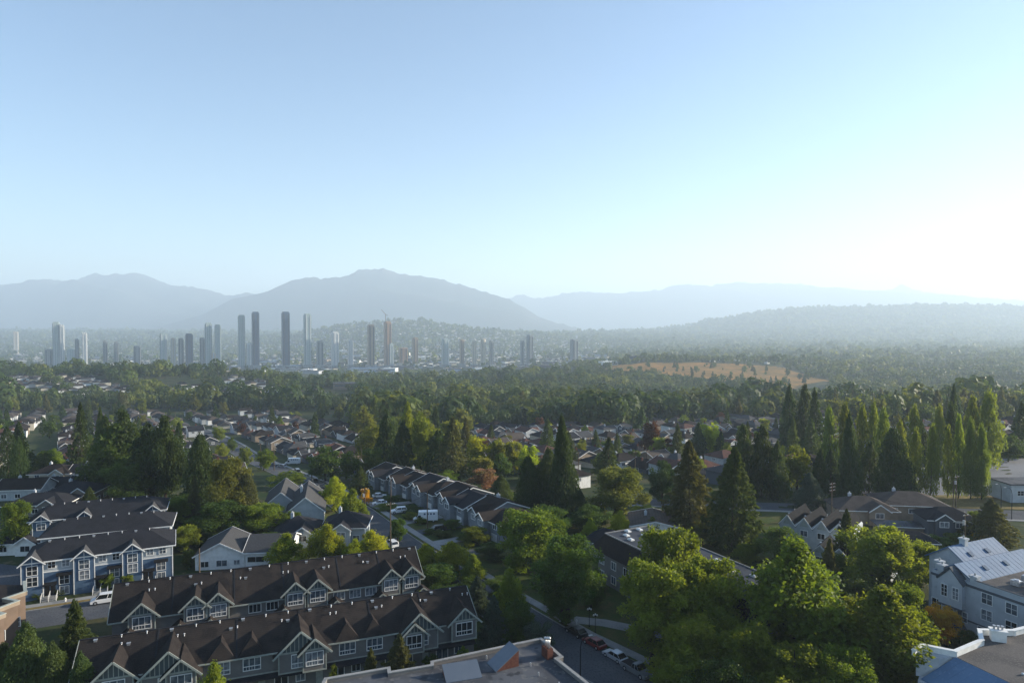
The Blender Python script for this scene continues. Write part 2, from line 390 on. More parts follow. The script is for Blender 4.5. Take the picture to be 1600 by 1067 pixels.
def reg(kind, V, trunk):
    Fq = np.arange(len(V)).reshape(-1, 4)
    # fit to the unit box
    lo, hi = np.percentile(V[:, 2], [.3, 99.9]); V = V.copy(); V[:, 2] = (V[:, 2] - lo) / (hi - lo) * 2
    rx = np.percentile(np.abs(V[:, 0]), 99.3); ry = np.percentile(np.abs(V[:, 1]), 99.3); V[:, 0] /= rx; V[:, 1] /= ry
    me = npmesh('crown', V, Fq, LM['maple'])
    tm = trunk.mesh('trunk', M['bark']) if trunk else None
    TREE.setdefault(kind, []).append((me, tm))
def trunk_mb(C=None, stem=1.9, base=-.9, r0=.075, lim=7, top=None):
    mb = MB(); rr = random.Random(int(stem * 100) + (len(C) if C is not None else 0))
    mb.tube([(0, 0, base), (.01, .01, base * .5), (.02, -.01, .3), (0, .02, 1.0), (.01, 0, stem)], [r0 * 1.25, r0, r0 * .8, r0 * .5, .008], 7)
    if C is not None:
        for i in range(min(lim, len(C))):
            c = Vector(C[i]); z0 = max(.0, c.z * .45 - .05); a = Vector((.02, 0, z0))
            mb.tube([a, a.lerp(c, .5) + Vector((0, 0, .06)), c], [r0 * .45, r0 * .28, r0 * .1], 5)
    return mb
LOD = {'hi': (21000, .034), 'mid': (5200, .055), 'low': (1300, .10)}
def gen_bough(seed, n, leaf, dense=1.0):
    """cedar: overlapping drooping boughs round a stem, ragged outline"""
    r = np.random.default_rng(seed); nb = 230 if n > 9000 else (110 if n > 2000 else 50); per = n // nb; Ps = []; Ds = []; Ss = []
    gap = r.uniform(0, 6.28, 3)
    for i in range(nb):
        t = ((i + r.random()) / nb) ** 1.05; th = r.uniform(0, 6.283)
        L = ((1 - t) ** (.72, .5, .85)[seed % 3] * (.75 + .25 * min(1, t * 6))) * r.uniform(.60, 1.12) * (1 + .14 * math.sin(th * 2 + gap[0]) + .10 * math.sin(t * 19 + gap[1])) + .035
        s = r.uniform(.15, 1, per) ** .6; side = r.normal(size=per) * .17 * (L + .12); up = r.normal(size=per) * .045 * (1 + L)
        dx, dy = math.cos(th), math.sin(th)
        P = np.stack([dx * L * s - dy * side, dy * L * s + dx * side, 2 * t * .98 + .10 * L * s - .34 * L * s ** 2.2 - abs(side) * .35 + up], 1)
        D = np.stack([dx * .6 + r.normal(size=per) * .4, dy * .6 + r.normal(size=per) * .4, -.7 + r.normal(size=per) * .35], 1)
        Ps.append(P); Ds.append(D); Ss.append(np.full(per, leaf) * (.5 + .5 * L))
    P = np.concatenate(Ps); D = np.concatenate(Ds); S = np.concatenate(Ss) * r.uniform(.6, 1.25, len(P))
    return quads(P, D, S, S * .5, r)
for lod, (n, lf) in LOD.items():
    vs = 3 if lod != 'low' else 4
    for i in range(vs):
        V, C, Rb = gen_broad(11 + i, n, lf, 46 if lod == 'hi' else 30); reg('round_' + lod, V, trunk_mb(C))
    for i in range(3):
        V, C, Rb = gen_broad(31 + i, n, lf, 52 if lod == 'hi' else 34, 'ovate'); reg('ovate_' + lod, V, trunk_mb(C))
        V, C, Rb = gen_broad(41 + i, int(n * .8), lf * 1.0, 120, 'column'); reg('column_' + lod, V, trunk_mb(None, 1.8, -.35, .09))
        reg('fir_' + lod, gen_cone(51 + i, int(n * .7), lf * 1.5, 'fir'), trunk_mb(None, 1.9, -.2, .055))
        reg('cone_' + lod, gen_bough(61 + i, int(n * .95), lf * 1.45), trunk_mb(None, 1.7, -.15, .06))
    reg('cypress_' + lod, gen_cone(71, int(n * .7), lf * 1.2, 'cyp'), trunk_mb(None, 1.7, -.2, .07))
NAMES = {'round': 'broadleaf_tree', 'ovate': 'broadleaf_tree', 'column': 'poplar_tree', 'fir': 'fir_tree', 'cone': 'cedar_tree', 'cypress': 'cypress_tree'}
CATS = {'round': 'broadleaf tree', 'ovate': 'broadleaf tree', 'column': 'poplar', 'fir': 'fir tree', 'cone': 'cedar', 'cypress': 'cypress'}
tree_rng = random.Random(99); NT = [0]
def place_tree(kind, lm, x, y, h, rad, label, group=None, lod=None, zb=None, name=None, cat=None, ry=None, crown_from=None):
    """h total height, rad crown radius in metres; crown_from = share of the height that is bare stem"""
    if lod is None: lod = 'hi' if y < 215 else ('mid' if y < 420 else 'low')
    vs = TREE[kind + '_' + lod]; cm, tm = vs[tree_rng.randrange(len(vs))]
    if crown_from is None: crown_from = {'round': .10, 'ovate': .08, 'column': .04, 'fir': .05, 'cone': .01, 'cypress': .03}[kind]
    z0 = G(x, y) if zb is None else zb
    root = thing(name or NAMES[kind], label, cat or CATS[kind], (x, y, z0), tree_rng.uniform(0, 6.28), group)
    root.rotation_euler = (tree_rng.gauss(0, .025), tree_rng.gauss(0, .025), root.rotation_euler[2])
    zc = h * crown_from; sz = (h - zc) / 2
    c = link('crown', cm, root, (0, 0, zc)); c.scale = (rad, (ry or rad), sz)
    c.material_slots[0].link = 'OBJECT'; c.material_slots[0].material = LM[lm]
    if tm is not None:
        t = link('trunk', tm, root, (0, 0, zc)); k = min(rad, sz)
        # the trunk mesh reaches down from the crown foot; stretch so that it meets the ground
        t.scale = (k if kind in ('round', 'ovate') else rad, k if kind in ('round', 'ovate') else rad, sz)
    NT[0] += 1
    return root
def trunk_len_fix(): pass
# hero trees read off the photograph: kind, leaf, column px, top row, depth, crown width px, label
HT = [
 ('cone','fir',34,972,95,110,'wide feathery conifer in the lower left corner beside the brown roof edge'),
 ('fir','fir',112,935,101,74,'pointed conifer rising against the road with the white van'),
 ('cone','fir',78,1003,94,84,'lower conifer crown between the two taller ones at the road bend'),
 ('fir','firo',622,990,97,74,'silvery pine standing in front of the nearest brown townhouses'),
 ('fir','firo',578,1012,98,40,'small pine left of the silvery pine by the brown townhouses'),
 ('ovate','yellow',518,1040,94,36,'small bright tree top below the nearest townhouse facade near the pine'),
 ('ovate','yellow',325,1036,88,66,'sparse tree top in front of the left half of the nearest townhouses'),
 ('fir','blue',772,930,113,52,'pointed spruce right of the nearest brown townhouse end'),
 ('fir','blue',745,900,128,44,'blue green spruce behind the end gable of the nearest townhouses'),
 ('ovate','lime',664,850,147,48,'bright lime tree at the right end of the rear brown townhouse roof'),
 ('ovate','lime',706,847,146,58,'taller bright lime tree next to the rear brown townhouses and the street'),
 ('round','dark',690,884,139,66,'dark green tree crowding the gap between townhouse ends'),
 ('ovate','maple',738,866,142,38,'mid green tree at the cross street corner beside the lime trees'),
 ('ovate','maple',797,888,124,44,'tall narrow green tree between the spruce and the street'),
 ('round','dark',812,940,114,60,'dark tree leaning over the street behind the flat grey roof'),
 ('round','blue',838,972,112,52,'grey green willow like tree over the kerb near the parked black car'),
 ('round','maple',820,797,152,108,'large round maple beside the street left of the flat roofed block'),
 ('round','dark',888,836,124,104,'large dark maple shading the path and lamps'),
 ('round','maple',1045,826,119,124,'round maple in front of the flat roof with skylights'),
 ('round','maple',1022,877,108,128,'broad lit maple above the silver parked cars'),
 ('round','maple',1112,874,110,124,'broad maple just right of the one above the parked cars'),
 ('round','maple',1075,962,101,120,'shaded lower maple crown under the two broad maples'),
 ('round','maple',1165,972,99,120,'shaded maple crown at the foot of the tall pointed maple'),
 ('ovate','maple',1245,846,107,185,'tall pointed bright maple, highest crown of the lower right grove'),
 ('ovate','maple',1392,918,99,155,'pointed maple at the bottom beside the white parapet roof'),
 ('round','maple',1422,915,112,62,'mid green tree between the pointed maple and the golden tree'),
 ('round','yellow',1383,825,137,112,'wide yellowish green tree left of the blue metal roof'),
 ('round','yellow',1443,845,141,62,'low golden green tree touching the blue roofed building'),
 ('round','gold',1475,948,117,60,'orange and gold autumn tree against the white building'),
 ('round','dark',1518,985,113,34,'dark round bush at the foot of the white building wall'),
 ('round','dark',1222,824,152,70,'dark round tree below the white gabled houses'),
 ('fir','firo',1295,842,131,42,'thin brownish conifer between the pointed maple and yellow tree'),
 ('fir','fir',1325,796,150,38,'slim fir rising in front of the gabled row roofs'),
 ('round','dark',1310,865,140,50,'dark filler tree behind the thin brownish conifer'),
 ('round','maple',742,826,168,44,'compact green tree on the street corner before the row houses'),
 ('round','maple',868,812,160,34,'small bright crown on the shoulder of the large round maple'),
 ('ovate','lime',923,809,172,24,'tiny lime tree left of the skylight roof'),
 ('ovate','lime',970,797,170,32,'slender lime tree behind the skylight roof'),
 ('ovate','maple',1022,808,168,26,'slender green tree before the small white building'),
 ('ovate','lime',443,834,152,62,'leftmost of the bright street trees behind the rear townhouse roof'),
 ('ovate','lime',507,819,153,60,'tallest bright street tree behind the rear townhouse roof'),
 ('ovate','lime',553,842,152,36,'small bright street tree between two taller ones behind the roof'),
 ('ovate','lime',580,828,155,56,'bright street tree nearest the white parked car'),
 ('ovate','lime',600,850,156,22,'slim bright street tree by the utility pole at the kerb'),
 ('ovate','lime',520,745,199,42,'tall yellow green street tree left of its darker twin'),
 ('ovate','yellow',548,764,186,42,'egg shaped street tree beside the sidewalk before the transformer pole'),
 ('round','yellow',285,822,163,42,'light round tree at the corner of the blue townhouses'),
 ('round','maple',272,778,182,44,'lit bushy tree behind the end of the blue townhouse roofs'),
 ('round','maple',22,785,163,52,'green tree at the left edge before the dark roofed houses'),
 ('fir','fir',137,760,203,26,'small young conifer behind the blue townhouse roof'),
 ('cone','cedar',162,650,232,66,'left flank cedar of the huge dark clump'),
 ('ovate','cedar',197,640,230,72,'tallest cedar of the huge dark clump'),
 ('cone','cedar',228,660,220,60,'middle cedar of the huge dark clump'),
 ('ovate','cedar',256,652,214,68,'right flank cedar of the huge dark clump lit from the side'),
 ('round','dark',150,700,219,70,'dark broad tree at the left foot of the cedar clump'),
 ('round','dark',205,722,213,84,'dark broad tree at the middle foot of the cedar clump'),
 ('fir','cedar',123,628,268,36,'tall fir standing left of the cedar clump among houses'),
 ('fir','fir',157,635,275,26,'narrower fir peeping up beside the cedar clump'),
 ('cone','cedar',312,677,197,58,'dark narrow cedar between the cedar clump and the olive pine'),
 ('fir','firo',300,742,184,30,'small conifer in front of the narrow cedar'),
 ('round','olive',347,716,184,72,'olive brown pine with rounded crown above the white building'),
 ('cone','firo',384,740,186,44,'conical olive tree right of the rounded olive pine'),
 ('round','dark',335,785,172,80,'deep green tree directly behind the white building'),
 ('round','maple',402,790,176,80,'broad green tree between white building and grey gabled house'),
 ('cypress','cedar',10,665,245,38,'dense clipped conifer at the left edge of the photo'),
 ('cypress','cedar',29,681,240,26,'dense conifer just right of the one at the left edge'),
 ('round','dark',507,695,255,58,'dark rounded tree above the row house roofs'),
 ('round','maple',452,738,236,62,'green tree beside the street bend left of the egg shaped trees'),
 ('round','maple',478,762,215,34,'low green tree hanging over the kerb by the grey gabled house'),
 ('fir','fir',561,728,228,34,'dark conical fir before the row houses'),
 ('round','gold',571,763,208,20,'small yellow tree in a front garden of the row houses'),
 ('cone','cedar',603,640,275,44,'dark fir at the left of the tall stand behind the row houses'),
 ('cone','cedar',626,655,268,44,'second dark cedar of the tall stand behind the row houses'),
 ('column','maple',637,628,285,30,'light green tall poplar poking above the stand'),
 ('round','maple',658,645,268,50,'sunlit tall tree in the stand behind the row houses'),
 ('fir','firo',706,650,255,54,'big fir with lit right side closing the stand'),
 ('cone','cedar',684,672,262,42,'dark cedar wedged between lit tree and big fir'),
 ('round','lime',745,680,282,40,'first of the light round trees right of the big fir'),
 ('round','yellow',777,685,285,36,'second light round tree right of the big fir'),
 ('round','yellow',802,690,280,36,'third light round tree right of the big fir'),
 ('round','lime',828,696,275,42,'last light round tree next to the dark cedars'),
 ('round','pink',760,733,232,56,'tree with pinkish blossom among the houses'),
 ('round','olive',752,714,248,46,'grey green feathery tree behind the pinkish tree'),
 ('round','maple',790,765,218,46,'bushy bright tree at the end of the row house roofs'),
 ('cone','cedar',882,648,187,54,'towering narrow cedar, the tallest dark spire in the middle'),
 ('cone','cedar',858,700,193,50,'cedar hugging the left side of the towering spire'),
 ('cone','cedar',828,712,192,48,'lower cedar left of the spire'),
 ('cone','cedar',905,760,188,40,'short cedar at the right foot of the spire'),
 ('fir','cedar',951,683,255,42,'compact fir among grey roofs right of the spire'),
 ('round','olive',962,733,192,98,'large olive broadleaf tree right of the spire'),
 ('round','cedar',1035,720,208,44,'dark round topped cedar beside the olive tree'),
 ('fir','firo',1080,688,174,82,'big brownish fir with tiered branches in the middle right'),
 ('fir','fir',1146,698,164,84,'big drooping fir right of the brownish fir'),
 ('round','maple',1170,850,155,40,'lit bush at the right foot of the drooping fir'),
 ('cone','cedar',1167,663,222,48,'dark cedar left of the paired cedars behind the drooping fir'),
 ('cone','cedar',1192,665,218,56,'wide dark cedar behind the drooping fir'),
 ('cone','cedar',1216,688,215,40,'short dark cedar at the right of the wide one'),
 ('round','yellow',1247,694,228,48,'yellow lit tree between the cedars and the poplars'),
 ('fir','cedar',1281,700,214,32,'spiky dark fir before the poplars'),
 ('cone','blue',1268,738,201,48,'bluish rounded conifer near the double crossarm pole'),
 ('cone','cedar',1236,600,345,36,'hazy dark fir behind the middle houses at right'),
 ('cone','cedar',1257,600,340,38,'second hazy dark fir behind the middle houses at right'),
 ('fir','cedar',1276,605,332,32,'tall hazy fir with open top left of the poplars'),
 ('fir','fir',1241,650,300,24,'small fir among the houses left of the poplars'),
 ('column','poplar',1298,635,250,28,'first poplar at the left of the poplar row'),
 ('cone','cedar',1331,646,213,40,'dense dark conical cedar in front of the poplar row'),
 ('column','poplar',1322,628,262,28,'poplar just behind the dense conical cedar'),
 ('column','poplar',1347,630,258,28,'poplar rising right of the dense conical cedar'),
 ('column','poplar',1366,628,255,24,'narrow poplar in the middle of the row'),
 ('column','poplar',1384,636,240,32,'leafy lit poplar in front of the row middle'),
 ('column','poplar',1404,655,235,28,'poplar between lit poplar and the low dark cedar'),
 ('cone','cedar',1400,668,212,60,'wide low dark cedar before the poplars'),
 ('column','poplar',1432,668,217,26,'poplar touching the wide low cedar'),
 ('column','poplar',1457,660,216,26,'broad poplar left of the free standing four'),
 ('column','poplar',1484,665,217,20,'first of the four free standing poplars by the gravel'),
 ('column','poplar',1501,648,215,23,'tallest of the four free standing poplars by the gravel'),
 ('column','poplar',1520,652,214,21,'third of the four free standing poplars by the gravel'),
 ('column','poplar',1537,663,213,24,'last of the four free standing poplars by the gravel'),
 ('column','poplar',1427,632,268,28,'poplar behind the gap right of the wide cedar'),
 ('column','poplar',1465,632,272,26,'tall poplar in the back row left of the big pair'),
 ('column','cedar',1490,630,275,28,'dark poplar in the back row'),
 ('column','poplar',1519,618,272,32,'tall thick poplar left of the biggest one'),
 ('column','poplar',1546,610,268,44,'biggest tall poplar group at the right'),
 ('fir','cedar',1487,600,320,28,'pointed fir rising behind the poplars on the right'),
 ('round','dark',1578,680,290,46,'dark round tree beyond the gravel field'),
 ('fir','cedar',1597,628,300,34,'fir cut by the right edge of the photo'),
 ('fir','firo',1553,778,167,74,'deodar with wide low branches by the right hand road'),
 ('round','maple',1530,800,176,40,'green tree between dark shingled house and deodar'),
 ('round','red',1018,658,345,36,'dark red tree among the middle distance houses'),
 ('round','lime',1110,660,335,42,'bright tree beside the dark cedars in the middle right distance'),
 ('cone','cedar',1092,660,330,36,'dark tree clump left of the bright one in the distance'),
 ('cone','fir',-5,1003,96,80,'conifer cut by the left edge below the brown roof'),
 ('cone','fir',122,1018,92,70,'dense conifer base at the foot of the pointed conifer by the road'),
 ('round','maple',1330,1015,92,110,'low maple filling the bottom between the two pointed ones'),
 ('round','maple',1075,1030,96,90,'maple crown cut by the bottom edge right of the grey pickup'),
 ('round','maple',1250,1010,93,130,'bottom maple in front of the tall pointed maple'),
 ('round','dark',1130,1035,92,120,'dark maple crown cut by the bottom edge'),
 ('round','dark',1340,905,128,70,'dark green tree under the wide yellowish tree'),
 ('round','dark',1190,900,140,60,'dark tree before the flat roof strip with skylights'),
 ('round','maple',1268,880,125,60,'mid green crown behind the tall pointed maple'),
 ('round','dark',770,850,158,46,'dark round tree left of the large round maple'),
 ('round','dark',790,905,134,60,'shady tree where the long street meets the cross street'),
 ('round','maple',716,925,124,36,'tree squeezed between rear and nearest townhouse ends'),
 ('round','dark',925,905,131,40,'dark tree against the end wall of the skylight block'),
 ('round','olive',1100,815,168,60,'olive tree at the foot of the two big firs'),
 ('round','dark',1010,790,182,46,'dark tree left of the brownish fir by the small white house'),
 ('round','dark',855,790,176,70,'dark tree mass under the towering spire'),
 ('round','dark',925,790,180,60,'dark tree under the large olive tree'),
 ('cone','cedar',780,742,205,50,'dark cedar behind the near end of the row houses'),
 ('round','dark',350,830,168,60,'dark tree right behind the white hall roof'),
 ('round','dark',255,800,186,50,'dark tree behind the blue townhouse roof end'),
 ('round','dark',420,835,163,50,'dark tree between white hall and leftmost bright street tree'),
 ('round','maple',640,800,190,26,'small maple in front garden beside the box truck'),
 ('round','dark',737,760,222,46,'dark tree behind the middle row houses'),
 ('round','maple',700,735,240,40,'round tree peeking over the row house roofs'),
 ('round','dark',585,700,262,50,'dark tree at the far end of the row houses'),
 ('round','maple',540,705,262,44,'mid green tree left of the dark one at the far end of the row houses'),
 ('round','dark',100,800,180,50,'dark tree between left houses and blue roofs'),
 ('ovate','dark',178,662,226,70,'broad dark tree filling the huge clump between its two tallest crowns'),
 ('ovate','cedar',238,672,217,62,'broad dark tree filling the right half of the huge clump'),
 ('round','dark',290,770,190,60,'dark tree between the huge clump and narrow cedar'),
 ('round','maple',455,800,176,40,'green tree left of the grey gabled duplex'),
 ('round','dark',620,812,170,30,'dark tree at the kerb beside the bright street trees'),
 ('round','dark',735,900,132,44,'dark green crown behind the end gable of the nearest townhouses'),
 ('round','maple',655,925,121,30,'small green tree between the two brown townhouse rows at their right end'),
 ('round','dark',705,812,181,30,'dark garden tree before the near end of the row houses'),
 ('round','maple',728,835,173,34,'garden tree in front of the nearest row house'),
 ('round','dark',880,900,124,60,'dark lower crown beside the large dark maple'),
 ('cone','cedar',1360,690,222,44,'dark cedar filling the gap under the poplar row'),
 ('cone','cedar',1300,700,226,46,'dark cedar under the first poplar'),
 ('cone','cedar',1440,655,285,44,'dark cedar behind the poplar row'),
]
for k, lm, px, ty, d, wpx, lab in HT:
    if k == 'cone' and lm == 'cedar' and d > 200 and px < 700: wpx *= 1.25
    if d < 170 and k in ('round', 'ovate') and lm != 'lime': wpx *= 1.04
    p = ond(px, d); h = ztop(ty, d) - p.z; rad = max(1.0, wpx / F * d / 2)
    place_tree(k, lm, p.x, p.y, h, rad, lab, crown_from=.30 if (px, ty) in ((1022, 877), (888, 836)) else None)
# ------------------------------------------------------------------ building materials
M['shingle'] = mat('roof_shingle_brown', (.026, .022, .021), rough=.95, noise=[(.12, (.036, .029, .026), .48, .58), (.5, (.020, .017, .017), .45, .6), (6, (.040, .034, .031), .52, .7)], courses=(.16, .35))
M['shingle_dark'] = mat('roof_shingle_dark', (.024, .025, .031), rough=.9, noise=[(.5, (.019, .020, .024), .45, .6), (6, (.036, .036, .040), .52, .7)], courses=(.16, .35))
M['shingle_grey'] = mat('roof_shingle_grey', (.060, .060, .064), rough=.9, noise=[(.5, (.060, .060, .062), .45, .6), (6, (.10, .10, .10), .52, .7)], courses=(.16, .35))
M['shingle_tan'] = mat('roof_shingle_tan', (.085, .070, .062), rough=.9, noise=[(.5, (.068, .056, .050), .45, .6), (6, (.11, .092, .08), .52, .7)], courses=(.16, .35))
M['shingle_red'] = mat('roof_shingle_red', (.105, .055, .045), rough=.9, noise=(.6, (.075, .042, .036), .45, .6), courses=(.16, .3))
M['lap_grey'] = mat('siding_grey', (.19, .18, .172), rough=.75, noise=(.7, (.165, .157, .150), .4, .6), courses=(.2, .45))
M['lap_blue'] = mat('siding_blue', (.075, .125, .200), rough=.7, noise=(.7, (.065, .110, .180), .4, .6), courses=(.2, .45))
M['lap_slate'] = mat('siding_slate', (.090, .100, .115), rough=.7, courses=(.2, .45))
M['lap_pale'] = mat('siding_pale', (.42, .45, .47), rough=.7, noise=(.8, (.36, .39, .41), .4, .6), courses=(.22, .3))
M['lap_cream'] = mat('siding_cream', (.50, .46, .38), rough=.75, noise=(.8, (.44, .40, .33), .4, .6), courses=(.22, .25))
M['white'] = mat('painted_white', (.72, .72, .70), rough=.6, noise=(1.2, (.62, .62, .60), .45, .65))
M['stucco'] = mat('stucco_white', (.43, .45, .47), rough=.85, noise=[(.5, (.36, .38, .40), .4, .65), (1.8, (.30, .32, .33), .60, .74)], bump=(12, .3, .02))
M['stucco_tan'] = mat('stucco_tan', (.27, .22, .17), rough=.85, noise=(.5, (.22, .18, .14), .4, .65))
M['trim'] = mat('trim_sage', (.33, .35, .31), rough=.65, noise=(2.0, (.27, .29, .26), .4, .65))
M['batten_field'] = mat('gable_board_dark', (.085, .10, .105), rough=.8)
M['glass'] = mat('window_glass', (.06, .075, .095), rough=.12, spec=.6, noise=(.8, (.15, .17, .19), .45, .6))  # pale patches paint the reflected sky, and curtains, into the panes
M['curtain'] = mat('window_blind', (.20, .22, .24), rough=.6, spec=.4, noise=(1.4, (.08, .09, .11), .45, .6))
M['metal'] = mat('galvanised_metal', (.50, .51, .52), rough=.4, metal=.6, noise=(3, (.38, .38, .40), .4, .6))
M['blue_metal'] = mat('blue_metal_roof', (.095, .165, .265), rough=.6, spec=.25, noise=[(.3, (.080, .14, .23), .4, .65), (2.5, (.12, .19, .29), .55, .7)])
M['asphalt'] = mat('asphalt', (.080, .086, .098), rough=.9, noise=[(.15, (.10, .105, .115), .45, .6), (3, (.048, .050, .058), .5, .7)])
M['concrete'] = mat('concrete', (.26, .26, .255), rough=.9, noise=[(.3, (.20, .20, .20), .4, .65), (4, (.30, .30, .29), .5, .7)])
M['gravel'] = mat('gravel', (.20, .20, .21), rough=.95, noise=[(.05, (.16, .165, .18), .4, .6), (2, (.24, .235, .23), .5, .7)])
M['drygrass'] = mat('dry_grass', (.20, .145, .060), rough=.95, noise=[(.08, (.14, .12, .05), .45, .6), (.6, (.24, .18, .08), .5, .65), (3, (.12, .09, .04), .55, .7)])
M['lawn'] = mat('lawn', (.055, .075, .022), rough=.95, noise=[(.25, (.085, .080, .032), .45, .6), (2, (.04, .055, .018), .5, .7)])
M['tar'] = mat('flat_roof_membrane', (.095, .10, .112), rough=.85, noise=[(.18, (.060, .063, .072), .45, .58), (1.2, (.14, .138, .135), .56, .7), (.5, (.045, .048, .055), .6, .68)])
M['tar_dark'] = mat('flat_roof_gravel', (.115, .105, .10), rough=.95, noise=[(.25, (.085, .08, .078), .45, .6), (5, (.15, .14, .13), .5, .7)])
M['wood'] = mat('pole_wood', (.14, .105, .075), rough=.9, noise=(3, (.09, .07, .05), .4, .6))
M['brick'] = mat('brick', (.085, .036, .028), rough=.9, noise=(3, (.11, .05, .038), .4, .6))
M['black'] = mat('black_plastic', (.015, .015, .017), rough=.5)
M['rubber'] = mat('tyre_rubber', (.018, .018, .018), rough=.85)

# ------------------------------------------------------------------ windows: frame with glass as its sub-part
_wc = {}; wrng = random.Random(2)
M['dark_glass'] = mat('window_glass_dark', (.015, .02, .026), rough=.1, spec=.6)
def window(parent, x, y, z, w, h, rz=0.0, cols=2, rows=2, tm='white', low=False, glass='glass'):
    """z is the sill height, x the middle; faces -Y before rotation"""
    key = (round(w, 2), round(h, 2), cols, rows, tm, low, glass)
    if key not in _wc:
        f = MB(); b = .11; d0, d1 = -.07, .05
        f.box(-w / 2 - b, w / 2 + b, d0, d1, -b, 0); f.box(-w / 2 - b, w / 2 + b, d0, d1, h, h + b)
        f.box(-w / 2 - b, -w / 2, d0, d1, 0, h); f.box(w / 2, w / 2 + b, d0, d1, 0, h)
        m = .035; zz = h * .32 if low else 0
        if low: f.box(-w / 2, w / 2, d0 + .01, d1 - .01, zz - .05, zz + .05)
        for i in range(1, cols): xx = -w / 2 + w * i / cols; f.box(xx - m, xx + m, d0 + .015, d1 - .02, 0, h)
        for i in range(1, rows): q = zz + (h - zz) * i / rows; f.box(-w / 2, w / 2, d0 + .018, d1 - .022, q - m * .8, q + m * .8)
        if low:
            for i in range(1, cols): xx = -w / 2 + w * (i - .5) / cols; f.box(xx - .02, xx + .02, d0 + .03, d1 - .03, 0, zz)
        g = MB(); g.box(-w / 2 + .002, w / 2 - .002, -.012, .012, .002, h - .002)
        _wc[key] = (f.mesh('window', M[tm]), [g.mesh('pane', M[q]) for q in (glass, glass, 'curtain', 'dark_glass')])
    fm, gm = _wc[key]; gm = gm[wrng.randrange(4)]
    o = link('window', fm, parent, (x, y, z), rz); link('pane', gm, o)
    return o
def gable_roof(mb, x0, x1, y0, y1, ze, zr, ov=.5, th=.18, axis='x', k=None):
    """two slabs meeting at the ridge; axis = ridge direction"""
    if axis == 'x':
        ym = (y0 + y1) / 2; s = (zr - ze) / (ym - y0); zl = ze - ov * s
        A = [(x0 - ov, y0 - ov, zl), (x1 + ov, y0 - ov, zl), (x1 + ov, ym, zr), (x0 - ov, ym, zr)]
        B = [(x1 + ov, y1 + ov, zl), (x0 - ov, y1 + ov, zl), (x0 - ov, ym, zr), (x1 + ov, ym, zr)]
    else:
        xm = (x0 + x1) / 2; s = (zr - ze) / (xm - x0); zl = ze - ov * s
        A = [(x0 - ov, y1 + ov, zl), (x0 - ov, y0 - ov, zl), (xm, y0 - ov, zr), (xm, y1 + ov, zr)]
        B = [(x1 + ov, y0 - ov, zl), (x1 + ov, y1 + ov, zl), (xm, y1 + ov, zr), (xm, y0 - ov, zr)]
    mb.slab(A, th, k); mb.slab(B, th, k)
def hip_roof(mb, x0, x1, y0, y1, ze, zr, ov=.5, th=.18, k=None, end0=1.0, end1=1.0):
    """solid hip roof, ridge along x; end = inset factor (0 gives a gable end)"""
    x0 -= ov; x1 += ov; y0 -= ov; y1 += ov; ym = (y0 + y1) / 2; i = (y1 - y0) / 2
    i0 = min(i * end0, (x1 - x0) / 2 - .05); i1 = min(i * end1, (x1 - x0) / 2 - .05)
    r0 = (x0 + i0, ym, zr); r1 = (x1 - i1, ym, zr)
    vs = [(x0, y0, ze), (x1, y0, ze), (x1, y1, ze), (x0, y1, ze), r0, r1, (x0, y0, ze - th), (x1, y0, ze - th), (x1, y1, ze - th), (x0, y1, ze - th)]
    mb.add(vs, [(0, 1, 5, 4), (1, 2, 5), (2, 3, 4, 5), (3, 0, 4), (6, 7, 1, 0), (7, 8, 2, 1), (8, 9, 3, 2), (9, 6, 0, 3), (9, 8, 7, 6)], k)
def wall_gable(mb, x0, x1, y0, y1, zb, ze, zr, axis='x'):
    """wall body closed up to a gable roof"""
    if axis == 'x':
        ym = (y0 + y1) / 2; poly = [(y0, zb), (y1, zb), (y1, ze), (ym, zr - .12), (y0, ze)]
        vs = [(x0, a, b) for a, b in poly] + [(x1, a, b) for a, b in poly]
        n = 5; mb.add(vs, [tuple(range(n)), tuple(range(2 * n - 1, n - 1, -1))] + [(i, n + i, n + (i + 1) % n, (i + 1) % n) for i in range(n)])
    else:
        xm = (x0 + x1) / 2; mb.prism([(x0, zb), (x1, zb), (x1, ze), (xm, zr - .12), (x0, ze)], y0, y1)
def rakes(mb, xm, hw, y, ze, zr, ov=.5, w=.10, h=.26):
    """bargeboards of a gable facing -Y"""
    s = (zr - ze) / hw; zl = ze - ov * s
    for sx in (-1, 1):
        mb.beam((xm + sx * (hw + ov), y, zl - .08), (xm, y, zr - .08), w, h)
def vents(parent, spots, zf, name='roof_vent'):
    for i, (x, y) in enumerate(spots):
        if '_vent' not in _wc:
            m = MB(); m.tube([(0, 0, -.3), (0, 0, .28)], .07, 8); m.tube([(0, 0, .28), (0, 0, .42)], .13, 8); _wc['_vent'] = m.mesh('roof_vent', M['metal'], True)
            m = MB(); m.box(-.2, .2, -.2, .2, -.25, .16); m.box(-.26, .26, -.26, .26, .16, .22); _wc['_box'] = m.mesh('roof_vent', M['metal'])
        link(name, _wc['_vent' if i % 3 else '_box'], parent, (x, y, zf(x, y)))

